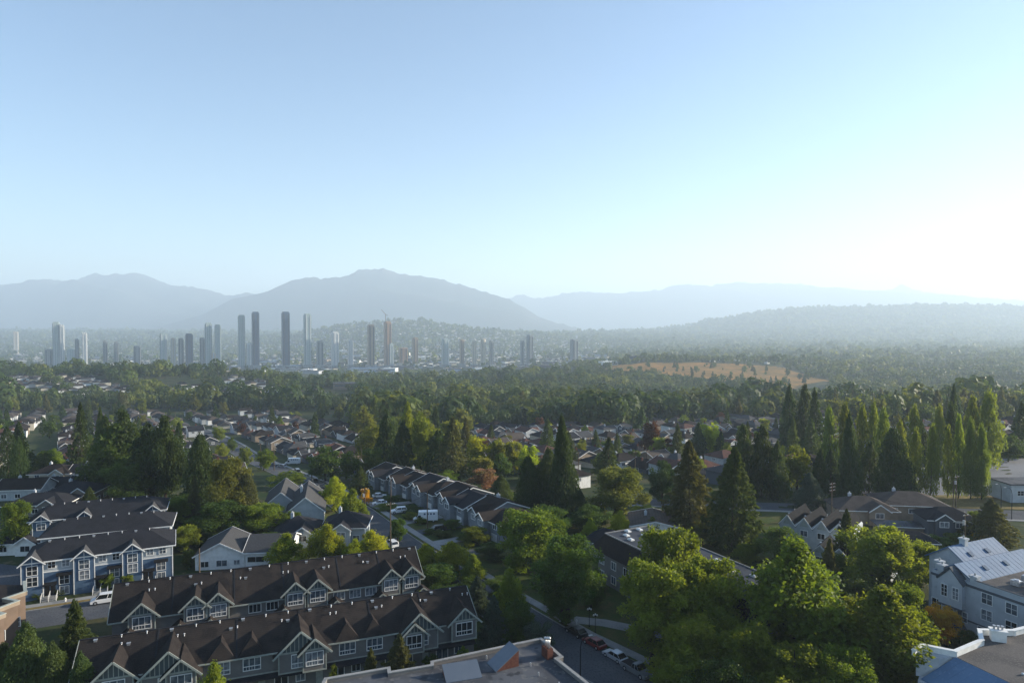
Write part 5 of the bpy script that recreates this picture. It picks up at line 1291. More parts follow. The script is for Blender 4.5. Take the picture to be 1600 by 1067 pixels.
# ------------------------------------------------------------------ middle distance: houses and trees
def hit(px, py):
    v = ray(px, py); t = 60.0
    while t < 11000:
        if CH + v.z * t <= G(v.x * t, t): break
        t *= 1.004
    return Vector((v.x * t, t, G(v.x * t, t)))
def inpoly(x, y, P):
    x = np.asarray(x, float); y = np.asarray(y, float); c = np.zeros(x.shape, bool); n = len(P)
    for i in range(n):
        x1, y1 = P[i]; x2, y2 = P[(i + 1) % n]
        m = ((y1 > y) != (y2 > y)) & (x < (x2 - x1) * (y - y1) / ((y2 - y1) or 1e-9) + x1); c ^= m
    return c
def drape(name, pix, m, dz, label, cell=14):
    P = [tuple(hit(*q))[:2] for q in pix]; xs = [p[0] for p in P]; ys = [p[1] for p in P]
    gx = np.arange(min(xs), max(xs), cell); gy = np.arange(min(ys), max(ys), cell)
    X, Y = np.meshgrid(gx, gy); ok = inpoly(X + cell / 2, Y + cell / 2, P)
    X = X[ok]; Y = Y[ok]; V = []
    for dx, dy in ((0, 0), (cell, 0), (cell, cell), (0, cell)): V.append(np.stack([X + dx, Y + dy, G(X + dx, Y + dy) + dz], 1))
    V = np.stack(V, 1).reshape(-1, 3)
    tag(link(name, npmesh(name, V, np.arange(len(V)).reshape(-1, 4), M[m])), label, kind='structure'); return P
M['gold_field'] = mat('golden_grass', (.24, .135, .034), rough=.95, noise=[(.004, (.18, .115, .035), .45, .6), (.025, (.32, .165, .040), .5, .62), (.12, (.10, .08, .03), .56, .68)])
FIELD = drape('golden_field', [(944, 577), (960, 571), (985, 570), (1010, 567), (1060, 568), (1100, 567), (1135, 569), (1180, 571), (1215, 574), (1240, 580), (1262, 588), (1300, 596), (1255, 602), (1232, 611), (1190, 612), (1160, 607), (1140, 598), (1110, 594), (1080, 589), (1030, 586), (990, 583)], 'gold_field', 1.2, 'golden dry field with scattered trees on the valley slope')
FIELD2 = drape('golden_field', [(1385, 606), (1425, 606), (1440, 611), (1400, 613)], 'gold_field', 1.2, 'small golden field patch right of the large one', 8)
ha = Vector((-.54, .84)); hb = Vector((.84, .54))
def street_dist(x, y):
    best = 1e9; p = Vector((x, y))
    for a, b in zip(KERB[:-1], KERB[1:]):
        a, b = Vector(a), Vector(b); d = b - a; t = max(0, min(1, (p - a).dot(d) / d.dot(d))); best = min(best, (a + d * t - p).length)
    return best
TREEPTS = [(ond(px, d).x, d, w_ / F * d / 2) for k, lm, px, ty, d, w_, lab in HT]
roofs = ['shingle', 'shingle_dark', 'shingle_grey', 'shingle_tan', 'shingle_red']
RN = {'shingle': 'brown', 'shingle_dark': 'black', 'shingle_grey': 'grey', 'shingle_tan': 'tan', 'shingle_red': 'reddish'}
walls = ['white', 'lap_pale', 'lap_cream', 'stucco', 'stucco_tan', 'lap_slate']
WN = {'white': 'white', 'lap_pale': 'pale grey', 'lap_cream': 'cream', 'stucco': 'off-white', 'stucco_tan': 'beige', 'lap_slate': 'slate'}
rr = random.Random(21); protos = []; NH = [0]
def zone_houses(px, d):
    if d < 235: return False
    if px < 560: return d < 705 and not (105 < px < 285 and d < 285) and not (290 < px < 420 and d < 230) and not (d > 560 and px > 470)
    if px < 740: return 262 < d < 420 and px > 700
    if px < 1000: return 225 < d < 520
    if px < 1300: return 245 < d < 600
    if px < 1400: return 300 < d < 560
    return 310 < d < 440
cands = []
for i in range(-60, 90):
    for j in range(-60, 60):
        # blocks: pairs of rows 16 m apart, then a 28 m gap for the street
        v = (j // 2) * 50 + (j % 2) * 20; u_ = i * 14.5
        p = Vector((20, 104)) + ha * u_ + hb * (v + 25) + Vector((rr.uniform(-1.5, 1.5), rr.uniform(-1.5, 1.5)))
        if p.y < 230 or p.y > 720: continue
        px = 800 + F * p.x / p.y
        if px < -30 or px > 1640 or not zone_houses(px, p.y): continue
        if street_dist(p.x, p.y) < 15: continue
        if any((p.x - a) ** 2 + (p.y - b) ** 2 < (r + 7) ** 2 for a, b, r in TREEPTS): continue
        if -60 < p.x < 10 and p.y < 275 and street_dist(p.x, p.y) < 34: continue
        if rr.random() < .08: continue
        cands.append((p.y, p.x, j % 2))
cands.sort()
def proto_house(v):
    r_ = random.Random(v * 13 + 1); rm = roofs[v % 5] if r_.random() < .8 else 'shingle_dark'; wm = walls[r_.randrange(6)]
    two = r_.random() < .5; L = r_.uniform(10.5, 14); W = r_.uniform(9, 11); st = ['hip', 'gablex', 'hip', 'gabley'][v % 4]
    ze = 5.1 if two else 3.2
    lab = '%s%s house with %s %s roof' % ('two storey ' if two else '', WN[wm], RN[rm], 'hip' if st == 'hip' else 'gable')
    wins = [(L * .25, 'f', ze - 1.9, 1.7, 1.2), (L * .75, 'f', ze - 1.9, 1.7, 1.2), (W * .3, 'r', ze - 1.9), (W * .7, 'r', ze - 1.9), (W * .5, 'l', ze - 1.9)] + ([(L * .25, 'f', .9, 1.7, 1.2)] if two else [])
    o = house('house', lab, 0, 0, 0, L, W, ze, r_.uniform(1.9, 2.7), rm, wm, st, wing=(L * r_.choice([.25, .7]), 2.2, 1.2, ze + 1.9) if r_.random() < .55 and st != 'gabley' else None, wins=wins, chimney=r_.choice([True, 'brick', False]), zb=0)
    return [o, lab, L, W, False, rm, wm]
MARKS = [(60, 'left edge conifers'), (200, 'huge cedar clump'), (312, 'narrow cedar'), (400, 'far street bend'), (507, 'dark rounded tree'), (640, 'tall stand behind the row houses'), (706, 'big closing fir'), (790, 'light round trees'),
         (882, 'towering dark spire'), (962, 'large olive tree'), (1080, 'big brownish fir'), (1180, 'dark paired cedars'), (1250, 'yellow lit tree'), (1330, 'dense conical cedar'), (1400, 'poplar row'), (1515, 'four free poplars'), (1590, 'gravel field')]
def where(px, d):
    m = min(MARKS, key=lambda q: abs(q[0] - px))[1]
    b = 'close behind' if d < 300 else 'a little beyond' if d < 370 else 'beyond' if d < 450 else 'well beyond' if d < 550 else 'far beyond'
    return b + ' the ' + m
far_h = []
for k, (y, x, side) in enumerate(cands):
    if k >= 255: far_h.append((x, y)); continue
    if len(protos) < 16: protos.append(proto_house(len(protos))); pi = len(protos) - 1
    else: pi = rr.randrange(16)
    pr = protos[pi]; rz = math.atan2(ha.y, ha.x) + (math.pi if side else 0) + rr.choice([0, 0, 0, -math.pi / 2])
    c, s = math.cos(rz), math.sin(rz); ox, oy = x - (pr[2] / 2 * c - pr[3] / 2 * s), y - (pr[2] / 2 * s + pr[3] / 2 * c)
    z = min(G(x, y), G(x, y - 6), G(x + 6, y)) - .25; px = 800 + F * x / y
    lab = pr[1] + ' ' + where(px, y); grp = 'houses ' + where(px, y)
    if not pr[4]: pr[4] = True; o = pr[0]; o.location = (ox, oy, z); o.rotation_euler = (0, 0, rz); o['label'] = lab; o['group'] = grp
    else: o = copy_tree(pr[0], (ox, oy, z), rz, lab, grp)
    NH[0] += 1
# houses beyond the count: one mass of small houses
def mass_houses(name, pts, label, seed, mats, big=1.0):
    r = np.random.default_rng(seed); V = []; Fq = []; mi = []; n = 0
    for x, y in pts:
        rz = 2.14 + (math.pi / 2 if r.random() < .3 else 0) + r.normal() * .05; L = r.uniform(9, 14) * big; W = r.uniform(8, 10) * big; h = r.uniform(3, 5.6) * (1 + (big - 1) * .3); z = float(G(x, y)) - 1
        zr = h + r.uniform(1.8, 2.8); i = W * .5 * r.choice([.0, .9]); e = .6
        loc = [(-L / 2, -W / 2, 0), (L / 2, -W / 2, 0), (L / 2, W / 2, 0), (-L / 2, W / 2, 0), (-L / 2, -W / 2, h), (L / 2, -W / 2, h), (L / 2, W / 2, h), (-L / 2, W / 2, h),
               (-L / 2 - e, -W / 2 - e, h), (L / 2 + e, -W / 2 - e, h), (L / 2 + e, W / 2 + e, h), (-L / 2 - e, W / 2 + e, h), (-L / 2 + i, 0, zr), (L / 2 - i, 0, zr)]
        c, s = math.cos(rz), math.sin(rz)
        V += [(x + a * c - b * s, y + a * s + b * c, z + q + 1) for a, b, q in loc]
        wk = int(r.integers(0, 4)); rk = 4 + int(r.integers(0, 4))
        Fq += [(n, n + 1, n + 5, n + 4), (n + 1, n + 2, n + 6, n + 5), (n + 2, n + 3, n + 7, n + 6), (n + 3, n, n + 4, n + 7), (n + 8, n + 9, n + 13, n + 12), (n + 10, n + 11, n + 12, n + 13), (n + 9, n + 10, n + 13, n + 13), (n + 11, n + 8, n + 12, n + 12)]
        mi += [wk] * 4 + [rk] * 4; n += 14
    me = bpy.data.meshes.new(name); me.from_pydata(V, [], [tuple(dict.fromkeys(f)) for f in Fq])
    for q in mats: me.materials.append(M[q])
    me.polygons.foreach_set('material_index', mi); me.update()
    return tag(link(name, me), label, kind='stuff')
HM = ['white', 'lap_cream', 'stucco', 'lap_pale', 'shingle', 'shingle_grey', 'shingle_tan', 'shingle_dark']
g2 = np.random.default_rng(4)
pts = list(far_h)
for _ in range(560):      # second settlement on the left crest
    px = g2.uniform(-40, 600); d = g2.uniform(880, 1120)
    if d > 1010 + 60 * math.sin(px * .02): continue
    if g2.random() < .12: continue
    pts.append((float(ray(px, 600).x * d), d))
for _ in range(240):
    px = g2.uniform(900, 1620); d = g2.uniform(600, 900) if g2.random() < .45 else g2.uniform(1500, 2200)
    if g2.random() < .35 or bool(inpoly(ray(px, 600).x * d, d, FIELD)): continue
    pts.append((float(ray(px, 600).x * d), d))
mass_houses('distant_houses', pts, 'small houses between the trees far across the valley', 5, HM)
pts = []
for _ in range(5200):
    px = g2.uniform(-100, 1250); d = g2.uniform(4300, 7400); pts.append((float(ray(px, 600).x * d), d))
near_pts = [(float(ray(a, 600).x * b), b) for a, b in zip(g2.uniform(-20, 960, 1500), g2.uniform(2450, 4300, 1500))]
mass_houses('town_houses', near_pts, 'dense small buildings of the flat town around the towers', 9, HM, 1.7)
mass_houses('hillside_houses', pts, 'specks of houses on the far hills behind the towers', 6, HM, 2.1)

# ---- trees of the middle distance as individuals
TP = []; tr = random.Random(77)
def taken(x, y, q): return any((x - a) ** 2 + (y - b) ** 2 < (q + r) ** 2 * .55 for a, b, r in TREEPTS)
HP = [(x, y) for y, x, s in cands]
def near_house(x, y, q): return any(abs(x - a) < q and abs(y - b) < q for a, b in HP)
KN = {'round': 'broadleaf tree', 'ovate': 'broadleaf tree', 'cone': 'cedar', 'fir': 'fir', 'column': 'poplar'}
LN = {'maple': 'mid green', 'dark': 'deep green', 'lime': 'bright lime', 'olive': 'olive', 'yellow': 'yellow green', 'red': 'dark red', 'cedar': 'dark', 'fir': 'green', 'firo': 'brownish', 'pink': 'rusty', 'gold': 'golden', 'poplar': 'light green', 'blue': 'bluish'}
NTM = 0
def mid_tree(x, y, forest=False, hs=1.0):
    global NTM
    px = 800 + F * x / y; q = tr.random()
    if forest:
        if q < .30: k, lm, h, w_ = 'cone', tr.choice(['cedar', 'cedar', 'firo']), tr.uniform(17, 27), .22
        elif q < .42: k, lm, h, w_ = 'fir', tr.choice(['cedar', 'fir', 'firo']), tr.uniform(18, 29), .19
        else: k, lm, h, w_ = tr.choice(['round', 'round', 'ovate']), tr.choice(['dark', 'dark', 'maple', 'olive', 'olive', 'yellow']), tr.uniform(13, 22), .36
    else:
        if q < .16: k, lm, h, w_ = 'cone', 'cedar', tr.uniform(8, 19), .24
        elif q < .26: k, lm, h, w_ = 'fir', tr.choice(['fir', 'cedar']), tr.uniform(9, 22), .22
        else: k, lm, h, w_ = tr.choice(['round', 'round', 'ovate']), tr.choice(['dark', 'dark', 'maple', 'maple', 'olive', 'yellow', 'lime', 'red']), tr.uniform(4.5, 11.5), .42
    h *= hs
    loc = ('in the wood ' if forest else 'among houses ') + where(px, y)
    rad = h * w_ * tr.uniform(.85, 1.2); tall = h > (21 if forest else 9.5); low = h < (16 if forest else 6.5)
    adj = ('tall ' if tall else 'low ' if low else '') + ('slender ' if rad < h * w_ * .92 else 'broad ' if rad > h * w_ * 1.12 else '') + LN[lm]
    lab = '%s %s %s' % (adj, KN[k], loc)
    if len(lab.split()) > 16: lab = lab.replace('in the wood ', '').replace('among houses ', '')
    place_tree(k, lm, x, y, h, rad, lab, 'trees ' + loc)
    TREEPTS.append((x, y, h * w_)); NTM += 1
n = 0; att = 0
while n < 215 and att < 20000:          # garden trees
    att += 1; px = tr.uniform(-20, 1620); d = 235 + (tr.random() ** .8) * 430
    if not zone_houses(px, d) and not (px > 1300 and d > 290): continue
    x = ray(px, 600).x * d
    if street_dist(x, d) < 7 and True: continue
    if taken(x, d, 3.0) or near_house(x, d, 7.5): continue
    if 112 < x < 290 and 214 < d < 300: continue
    mid_tree(x, d); n += 1
n = 0; att = 0
def forest_ok(px, d):
    if px < 560: return d > 705 or (px > 470 and d > 560) 
    if px < 740: return d > 290
    if px < 1000: return d > 500
    if px < 1300: return d > 560
    return d > 450
while n < 190 and att < 20000:          # nearest trees of the wooded belt
    att += 1; px = tr.uniform(-20, 1620); d = tr.uniform(285, 760)
    if not forest_ok(px, d) or (px < 560 and d > 745): continue
    x = ray(px, 600).x * d
    if taken(x, d, 4.0) : continue
    if 560 < px < 700 and d < 330 and street_dist(x, d) < 40: continue
    mid_tree(x, d, True); n += 1

# ---- the woods beyond: masses
def wood(name, X, Y, Hh, kinds, K, label, seed, mats, leaf=.16):
    """many small trees in one mesh. kinds 0 round 1 cone"""
    r = np.random.default_rng(seed); n = len(X); Z = G(X, Y)
    q_ = np.sin(X * .021 + 2) * np.sin(Y * .017 + seed) + .6 * np.cos(X * .05 - Y * .043); Hh = Hh * (1 + .26 * q_); kinds = np.where(r.random(n) < .35, (q_ < -.35).astype(int), kinds)
    P = np.repeat(np.stack([X, Y, Z], 1), K, 0); h = np.repeat(Hh, K); kd = np.repeat(kinds, K)
    pass
    N_ = n * K; u = unit(N_, r); u[:, 2] = np.abs(u[:, 2]) * np.where(r.random(N_) < .75, 1, -1)
    w_ = np.where(kd == 0, .40, .20) * h * np.repeat(r.uniform(.8, 1.25, n), K)
    ph = np.repeat(r.uniform(0, 6, n), K)
    lump = 1 + .22 * np.sin(u[:, 0] * 5 + ph) * np.cos(u[:, 1] * 5 + ph * 2)
    th = np.arctan2(u[:, 1], u[:, 0]); t = 1 - np.sqrt(1 - r.uniform(0, .97, N_)); cr = (1 - t) ** .85 * w_
    rx = np.where(kd == 0, u[:, 0] * w_ * lump, np.cos(th) * cr); ry = np.where(kd == 0, u[:, 1] * w_ * lump, np.sin(th) * cr)
    rz_ = np.where(kd == 0, h * .56 + u[:, 2] * h * .42 * lump, h * (.05 + .95 * t))
    C = P + np.stack([rx, ry, rz_], 1)
    nrm = np.where((kd == 0)[:, None], u, np.stack([np.cos(th), np.sin(th), np.full(N_, .35)], 1)); nrm = nrm + r.normal(size=(N_, 3)) * .35
    A = np.cross(nrm, r.normal(size=(N_, 3))); A /= np.linalg.norm(A, axis=1, keepdims=True) + 1e-9
    B = np.cross(nrm, A); B /= np.linalg.norm(B, axis=1, keepdims=True) + 1e-9
    s = (h * leaf * r.uniform(.6, 1.3, N_) * np.where(kd == 0, 1, .75 * (1 - t) + .25))[:, None]
    V = np.stack([C - A * s, C + B * s * .7, C + A * s, C - B * s * .7], 1).reshape(-1, 3)
    pt = np.sin(X * .013 + seed) * np.cos(Y * .009 - seed) + .7 * np.sin(X * .037 + Y * .021) + r.normal(size=n) * .45
    br = np.where(pt > 1.1, 5, np.where(pt > .45, 4, np.where(pt > -.1, 3, 2)))
    mi = np.repeat(np.where(kinds == 1, r.choice([0, 0, 1], n), br), K)
    me = npmesh(name, V, np.arange(N_ * 4).reshape(-1, 4), [LM[q] for q in mats], mi=mi)
    return tag(link(name, me), label, kind='stuff')
LM['w0'] = leafmat('wood_cedar', (.026, .046, .018), (.042, .064, .022), tr=.22, rnd=0); LM['w1'] = leafmat('wood_fir', (.038, .056, .024), (.054, .072, .028), tr=.22, rnd=0)
LM['w2'] = leafmat('wood_dark', (.036, .064, .020), (.054, .084, .024), tr=.3, rnd=0, sc=.08); LM['w3'] = leafmat('wood_olive', (.060, .080, .022), (.080, .098, .028), tr=.3, rnd=0, sc=.08)
LM['w4'] = leafmat('wood_green', (.064, .098, .022), (.090, .118, .026), tr=.25, rnd=0, sc=.08); LM['w5'] = leafmat('wood_yellow', (.105, .128, .024), (.130, .146, .028), tr=.3, rnd=0, sc=.08)
WM = ['w0', 'w1', 'w2', 'w3', 'w4', 'w5']
FP = FIELD
def scat(n, px0, px1, d0, d1, seed, pw=1.0):
    r = np.random.default_rng(seed); d = np.sqrt(r.uniform(d0 ** 2, d1 ** 2, n)); px = r.uniform(px0, px1, n); x = (px - 800) / F * d; return x, d, px
def thin(X, Y, px, fn):
    m = fn(X, Y, px); return X[m], Y[m], px[m]
sets = []
X, Y, px = scat(13500, -60, 1660, 480, 1560, 31)
def keep(X, Y, px):
    m = np.ones(len(X), bool)
    m &= ~((px < 560) & (Y < 745)); m &= ~((px < 560) & (Y > 850 + 25 * np.sin(px * .013)) & (Y < 1065) & (np.sin(px * .05 + Y * .02) > -.75))
    m &= ~((px < 560) & (Y > 1190)); m &= ~((px > 470) & (px < 1000) & (Y < 500)); m &= ~((px > 1000) & (px < 1300) & (Y < 560))
    m &= ~((px >= 1300) & (Y < 470)); m &= ~(inpoly(X, Y, FP)); m &= ~((px > 1030) & (px < 1300) & inpoly(X, Y + 130, FP)); m &= ~((px > 945) & (px < 1300) & inpoly(X, Y + 60, FP)); m &= ~(inpoly(X, Y, FIELD2))
    return m
X, Y, px = thin(X, Y, px, keep)
m = Y < 800
r = np.random.default_rng(8)
def kinds_for(n, p, X=None, Y=None): return (r.random(n) < p).astype(int)
def heights(k): return np.where(k == 1, r.uniform(13, 29, len(k)), 8 + 13 * r.random(len(k)) ** 1.2)
k = kinds_for(m.sum(), .36); wood('woodland', X[m], Y[m], heights(k), k, 190, 'thick mixed woodland beyond the houses', 1, WM, .088)
k = kinds_for((~m).sum(), .32); wood('woodland', X[~m], Y[~m], heights(k) * .78, k, 96, 'hazy mixed woodland farther down the valley', 2, WM, .105)
X, Y, px = scat(9500, -60, 1660, 1560, 2500, 32)
X, Y, px = thin(X, Y, px, lambda X, Y, px: ~((px < 500) & (Y < 2100)) & ~inpoly(X, Y, FP) & ~((px < 900) & (np.sin(px * .06) * np.cos(Y * .01) > .0)) & ~((px > 350) & (px < 880) & (Y > 2150)))
k = kinds_for(len(X), .35); wood('valley_trees', X, Y, heights(k) * .8, k, 26, 'trees on the valley floor around the golden field', 3, WM, .2)
X, Y, px = scat(60000, -80, 1680, 2500, 9700, 33)
X, Y, px = thin(X, Y, px, lambda X, Y, px: ~((px < 940) & (Y < 4300) & (np.sin(px * .09 + Y * .004) * np.cos(Y * .012 + px * .03) > -.15)) & ~((px < 980) & (np.random.default_rng(5).random(len(X)) < .45)))
k = kinds_for(len(X), .35); wood('hillside_trees', X, Y, heights(k) * (1.1 + (Y - 2500) / 7000), k, 10, 'blue hazy trees covering the far hills', 4, WM, .34)
# scattered trees standing on the golden field
fr = random.Random(3); n = 0
while n < 64:
    px = fr.uniform(985, 1290); py = fr.uniform(571, 604)
    p = hit(px, py)
    if not bool(inpoly(p.x, p.y, FP)) or (px < 1040 and fr.random() < .6): continue
    k = fr.choice(['round', 'cone', 'cone']); h = fr.uniform(6, 19)
    place_tree(k, 'dark' if k == 'round' else 'cedar', p.x, p.y, h, h * (.4 if k == 'round' else .24), '%s dark %s on the %s %s of the golden field' % ('tall' if h > 14 else 'middling' if h > 10 else 'small', 'round tree' if k == 'round' else 'narrow tree', 'upper' if py < 579 else 'central' if py < 590 else 'lower', 'left end' if px < 1080 else 'middle' if px < 1180 else 'right end'), 'trees on the golden field', 'low'); n += 1
# ------------------------------------------------------------------ the far city
def facade_mat(name, wall, glassc, fx, fz, mortar=.28):
    m = bpy.data.materials.new(name); m.use_nodes = True; t = m.node_tree; b = t.nodes['Principled BSDF']; N, L = t.nodes.new, t.links.new
    tc = N('ShaderNodeTexCoord'); sp = N('ShaderNodeSeparateXYZ'); L(tc.outputs['Object'], sp.inputs[0])
    ad = N('ShaderNodeMath'); ad.operation = 'ADD'; L(sp.outputs[0], ad.inputs[0]); L(sp.outputs[1], ad.inputs[1])
    def band(s, per, lo):
        d = N('ShaderNodeMath'); d.operation = 'DIVIDE'; d.inputs[1].default_value = per; L(s, d.inputs[0])
        f = N('ShaderNodeMath'); f.operation = 'FRACT'; L(d.outputs[0], f.inputs[0])
        g = N('ShaderNodeMath'); g.operation = 'GREATER_THAN'; g.inputs[1].default_value = lo; L(f.outputs[0], g.inputs[0]); return g.outputs[0]
    mu = N('ShaderNodeMath'); mu.operation = 'MULTIPLY'; L(band(ad.outputs[0], fx, mortar), mu.inputs[0]); L(band(sp.outputs[2], fz, mortar * 1.3), mu.inputs[1])
    mx = N('ShaderNodeMix'); mx.data_type = 'RGBA'; L(mu.outputs[0], mx.inputs[0]); mx.inputs[6].default_value = (*wall, 1); mx.inputs[7].default_value = (*glassc, 1)
    L(mx.outputs[2], b.inputs['Base Color']); b.inputs['Roughness'].default_value = .35; return m
M['t_teal'] = facade_mat('tower_glass_teal', (.42, .47, .46), (.12, .19, .20), 6, 3.2)
M['t_dark'] = facade_mat('tower_glass_dark', (.07, .11, .18), (.025, .05, .10), 5, 3.2, .2)
M['t_white'] = facade_mat('tower_white_frame', (.62, .62, .60), (.10, .14, .18), 7, 3.2, .4)
M['t_grey'] = facade_mat('tower_grey', (.26, .28, .29), (.08, .11, .13), 6, 3.2, .35)
M['t_brown'] = facade_mat('tower_brown', (.30, .23, .17), (.10, .10, .10), 6, 3.2, .45)
M['t_orange'] = facade_mat('tower_formwork', (.34, .22, .15), (.16, .14, .13), 5, 3.2, .5)
M['t_beige'] = facade_mat('tower_beige', (.48, .42, .33), (.14, .14, .13), 6, 3.2, .45)
def tower(label, px, top, wpx, m, d=2600, rz=.5, round_=False, crown=1, zb=-116, name='high_rise', cat='high-rise tower', base=None):
    x = ray(px, 600).x * d; zt = ztop(top, d); w_ = wpx / F * d / (abs(math.cos(rz)) + abs(math.sin(rz))) ; z0 = G(x, d) - 2; h = zt - z0
    root = thing(name, label, cat, (x, d, z0), rz, 'high-rises of the far skyline'); hw = w_ / 2; hc = 0 if not crown else min(4.5, h * .03)
    b = MB()
    if round_: b.tube([(0, 0, 0), (0, 0, h - hc)], hw * 1.1, 20)
    else:
        c = hw * .25; ring = [(-hw + c, -hw), (hw - c, -hw), (hw - c, -hw + c), (hw, -hw + c), (hw, hw), (-hw, hw), (-hw, -hw + c), (-hw + c, -hw + c)]
        n = len(ring); vs = [(a, q, 0) for a, q in ring] + [(a, q, h - hc) for a, q in ring]
        b.add(vs, [tuple(range(n)), tuple(range(2 * n - 1, n - 1, -1))] + [(i, (i + 1) % n, n + (i + 1) % n, n + i) for i in range(n)])
    part(root, 'shaft', b, M[m])
    if crown:
        k = MB(); k.box(-hw * .8, hw * .75, -hw * .8, hw * .7, h - hc, h); part(root, 'penthouse', k, M[m])
    if not round_:
        k = MB()
        k.box(-hw + hw * .3, -hw * .45, -hw - 1.2, -hw - .002, 4, h - hc - 2); k.box(hw * .45, hw * .7, -hw - 1.2, -hw - .002, 4, h - hc - 5); k.box(hw + .002, hw + 1.2, -hw * .1, hw * .3, 4, h - hc - 3)
        part(root, 'trim', k, M['lap_pale' if m in ('t_white', 't_teal', 't_beige') else 'lap_slate'])
    k = MB(); k.box(-hw * 1.5, hw * 1.5, -hw * 1.4, hw * 1.4, 0, 14); part(root, 'podium', k, M['t_grey'])
    return root
for a in [
 ('pale teal tower at the far left with stepped right shoulder', 89, 503, 13, 't_teal'), ('lower pale shoulder tower attached right of the far left teal tower', 98, 507, 8, 't_white'),
 ('slim white lit tower right of the far left teal pair', 133, 519, 9, 't_white'), ('dim grey tower between the teal pair and the slim white tower', 121, 529, 7, 't_grey'),
 ('short grey tower below the far left teal tower', 77, 545, 14, 't_grey'), ('short broad tower right of the short grey one', 112, 545, 15, 't_teal'), ('dim slab tower right of the slim white tower', 165, 531, 8, 't_grey'),
 ('dim narrow tower second right of the slim white tower', 182, 533, 8, 't_grey'), ('low hazy block left of the glass cluster', 215, 540, 14, 't_grey'),
 ('grey glass tower at the left of the middle left cluster', 256, 520, 14, 't_teal'), ('brownish tower right of the first cluster tower', 271, 528, 9, 't_beige'), ('grey tower in the middle of the left cluster', 283, 528, 10, 't_grey'),
 ('dark tower with pointed roof in the left cluster', 296, 521, 14, 't_dark'), ('dim tower at the right end of the left cluster', 316, 527, 9, 't_grey'), ('left of the twin teal towers', 326, 504, 13, 't_teal'),
 ('right of the twin teal towers', 341, 507, 12, 't_teal'), ('beige mid-rise in front of the twin teal towers', 337, 551, 16, 't_beige'), ('pale tower with rounded top before the first dark tower', 378, 492, 13, 't_teal'),
 ('lower pale block attached to the rounded top tower', 391, 536, 14, 't_white'), ('first dark tower beside the rounded top tower', 400, 487, 14, 't_dark'), ('tallest dark blue tower in the middle of the skyline', 447, 487, 15, 't_dark'),
 ('pale teal tower right of the tallest dark tower', 481, 490, 14, 't_teal'), ('low grey tower between pale teal tower and white framed tower', 500, 532, 13, 't_grey'), ('white framed tower with dark crown', 524, 518, 14, 't_white'),
 ('slim white tower right of the white framed one', 548, 531, 10, 't_white'), ('beige brown tower left of the orange one', 580, 507, 13, 't_brown'), ('orange tower under construction below the crane', 606, 502, 13, 't_orange'),
 ('short pale tower at the foot of the orange tower', 611, 536, 9, 't_teal'), ('faint tower right of the orange tower', 649, 527, 10, 't_brown'), ('grey tower in the middle of the far flat town', 696, 529, 13, 't_teal'),
 ('faint slim tower right of the middle grey tower', 722, 530, 8, 't_brown'), ('left of the small pair of round beige towers', 741, 533, 9, 't_beige', 2600, .5, True), ('right of the small pair of round beige towers', 755, 529, 10, 't_beige', 2600, .5, True),
 ('faint tower beside the round beige pair', 768, 532, 7, 't_grey'), ('left faint tower of the hazy right pair', 816, 532, 7, 't_grey'), ('right broader tower of the hazy right pair', 828, 523, 11, 't_grey'), ('last faint tower before the golden field', 897, 530, 13, 't_grey'),
 ('small beige block on the left horizon', 26, 518, 9, 't_beige', 4200), ('tiny orange building site at the foot of the orange tower', 630, 543, 16, 't_orange', 2700, .4, False, 0)]:
    tower(*a)
g = thing('tower_crane', 'thin tower crane above the orange tower', 'crane', (ray(603, 600).x * 2590, 2590, ztop(502, 2590)), .2)
m = MB(); m.beam((0, 0, -4), (0, 0, 28), 2.2, 2.2); part(g, 'mast', m, M['t_orange']); m = MB(); m.beam((0, 0, 26), (-16, 0, 44), 1.5, 1.5); part(g, 'jib', m, M['t_orange'])
m = MB(); m.beam((0, 0, 24), (8, 0, 22), 2.5, 2.0); part(g, 'counterweight', m, M['t_grey'])
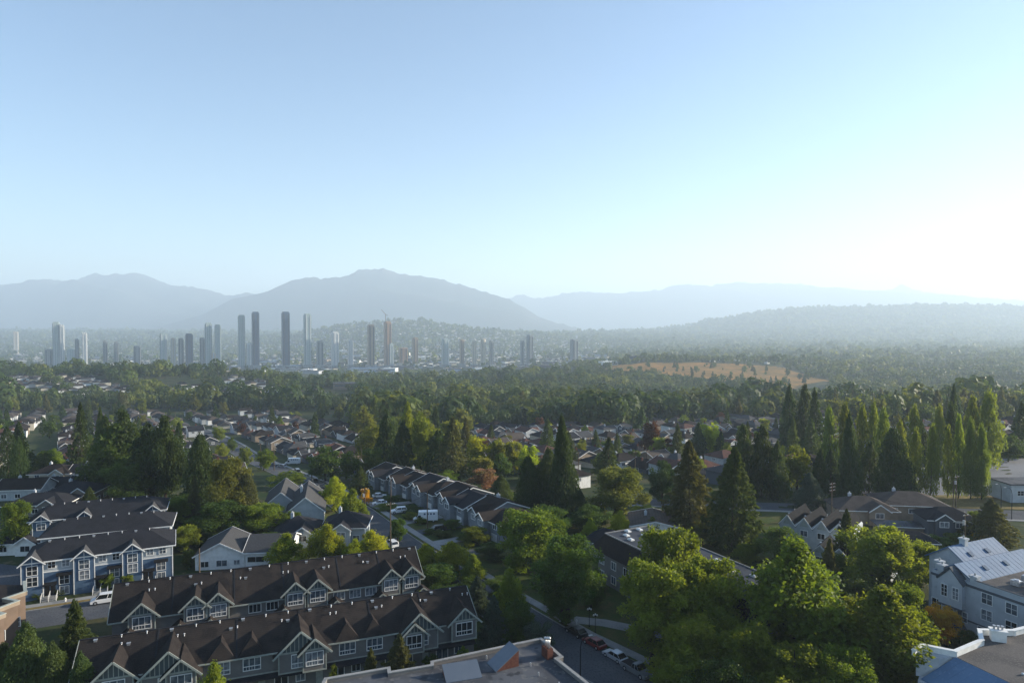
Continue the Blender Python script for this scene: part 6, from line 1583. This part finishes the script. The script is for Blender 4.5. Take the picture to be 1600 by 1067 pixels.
# low commercial buildings on the flats
cr = random.Random(12)
def warehouse(L, W, h, wm, rm):
    g = thing('low_building', 'low building', 'commercial building', (0, 0, 0), 0, 'low commercial buildings')
    m = MB(); m.box(-L / 2, L / 2, -W / 2, W / 2, -6, h); part(g, 'wall', m, M[wm]); m = MB(); m.box(-L / 2 - 1, L / 2 + 1, -W / 2 - 1, W / 2 + 1, h, h + .8); m.box(-L * .2, -L * .05, -2, 3, h + .8, h + 3); part(g, 'roof', m, M[rm])
    m = MB(); m.box(-L * .42, L * .42, -W / 2 - .15, -W / 2 - .01, h * .35, h * .65); part(g, 'window_band', m, M['glass']); return g
WP = [(warehouse(70, 34, 9, 'stucco', 'tar'), 'long off-white'), (warehouse(46, 28, 11, 'white', 'white'), 'white'), (warehouse(60, 40, 8, 'stucco_tan', 'tar'), 'beige'), (warehouse(40, 24, 14, 'lap_slate', 'tar'), 'grey'), (warehouse(90, 40, 10, 'stucco', 'blue_metal'), 'blue roofed')]
used = [False] * 5
for i in range(190):
    px = cr.uniform(0, 1020); d = cr.uniform(2250, 4200); 
    if px > 560 and cr.random() < .4: d = cr.uniform(1750, 2300)
    x = ray(px, 600).x * d; k = cr.randrange(5); z = G(x, d)
    reg_ = ('just before ' if d < 2400 else 'near ' if d < 2700 else 'behind ' if d < 3200 else 'well behind ' if d < 3700 else 'far behind ') + ('the far left teal tower' if px < 110 else 'the slim white tower' if px < 200 else 'the left tower cluster' if px < 310 else 'the twin teal towers' if px < 370 else 'the first dark tower' if px < 425 else 'the tallest dark tower' if px < 465 else 'the white framed tower' if px < 560 else 'the orange tower' if px < 660 else 'the middle grey tower' if px < 720 else 'the round beige pair' if px < 790 else 'the hazy right pair' if px < 860 else 'the last faint tower')
    lab = '%s low building %s' % (WP[k][1], reg_); rz = cr.choice([.3, -.2, .35])
    if not used[k]: used[k] = True; o = WP[k][0]; o.location = (x, d, z); o.rotation_euler = (0, 0, rz); o['label'] = lab
    else: copy_tree(WP[k][0], (x, d, z), rz, lab)
for lab, px, py, k in (('white low building in the woods right of the middle', 640, 613, 1), ('long pale building between the trees behind the poplar poking above the stand', 618, 612, 0), ('long white building in front of the hazy wood at the middle', 858, 632, 0), ('white hall in the woods left of the long white building', 815, 632, 1), ('pale hall between trees above the dark rounded tree', 540, 605, 2)):
    p = hit(px, py + 4); copy_tree(WP[k][0], (p.x, p.y, p.z + 5), .2, lab, 'pale halls in the woods', (.62, .62, .7))
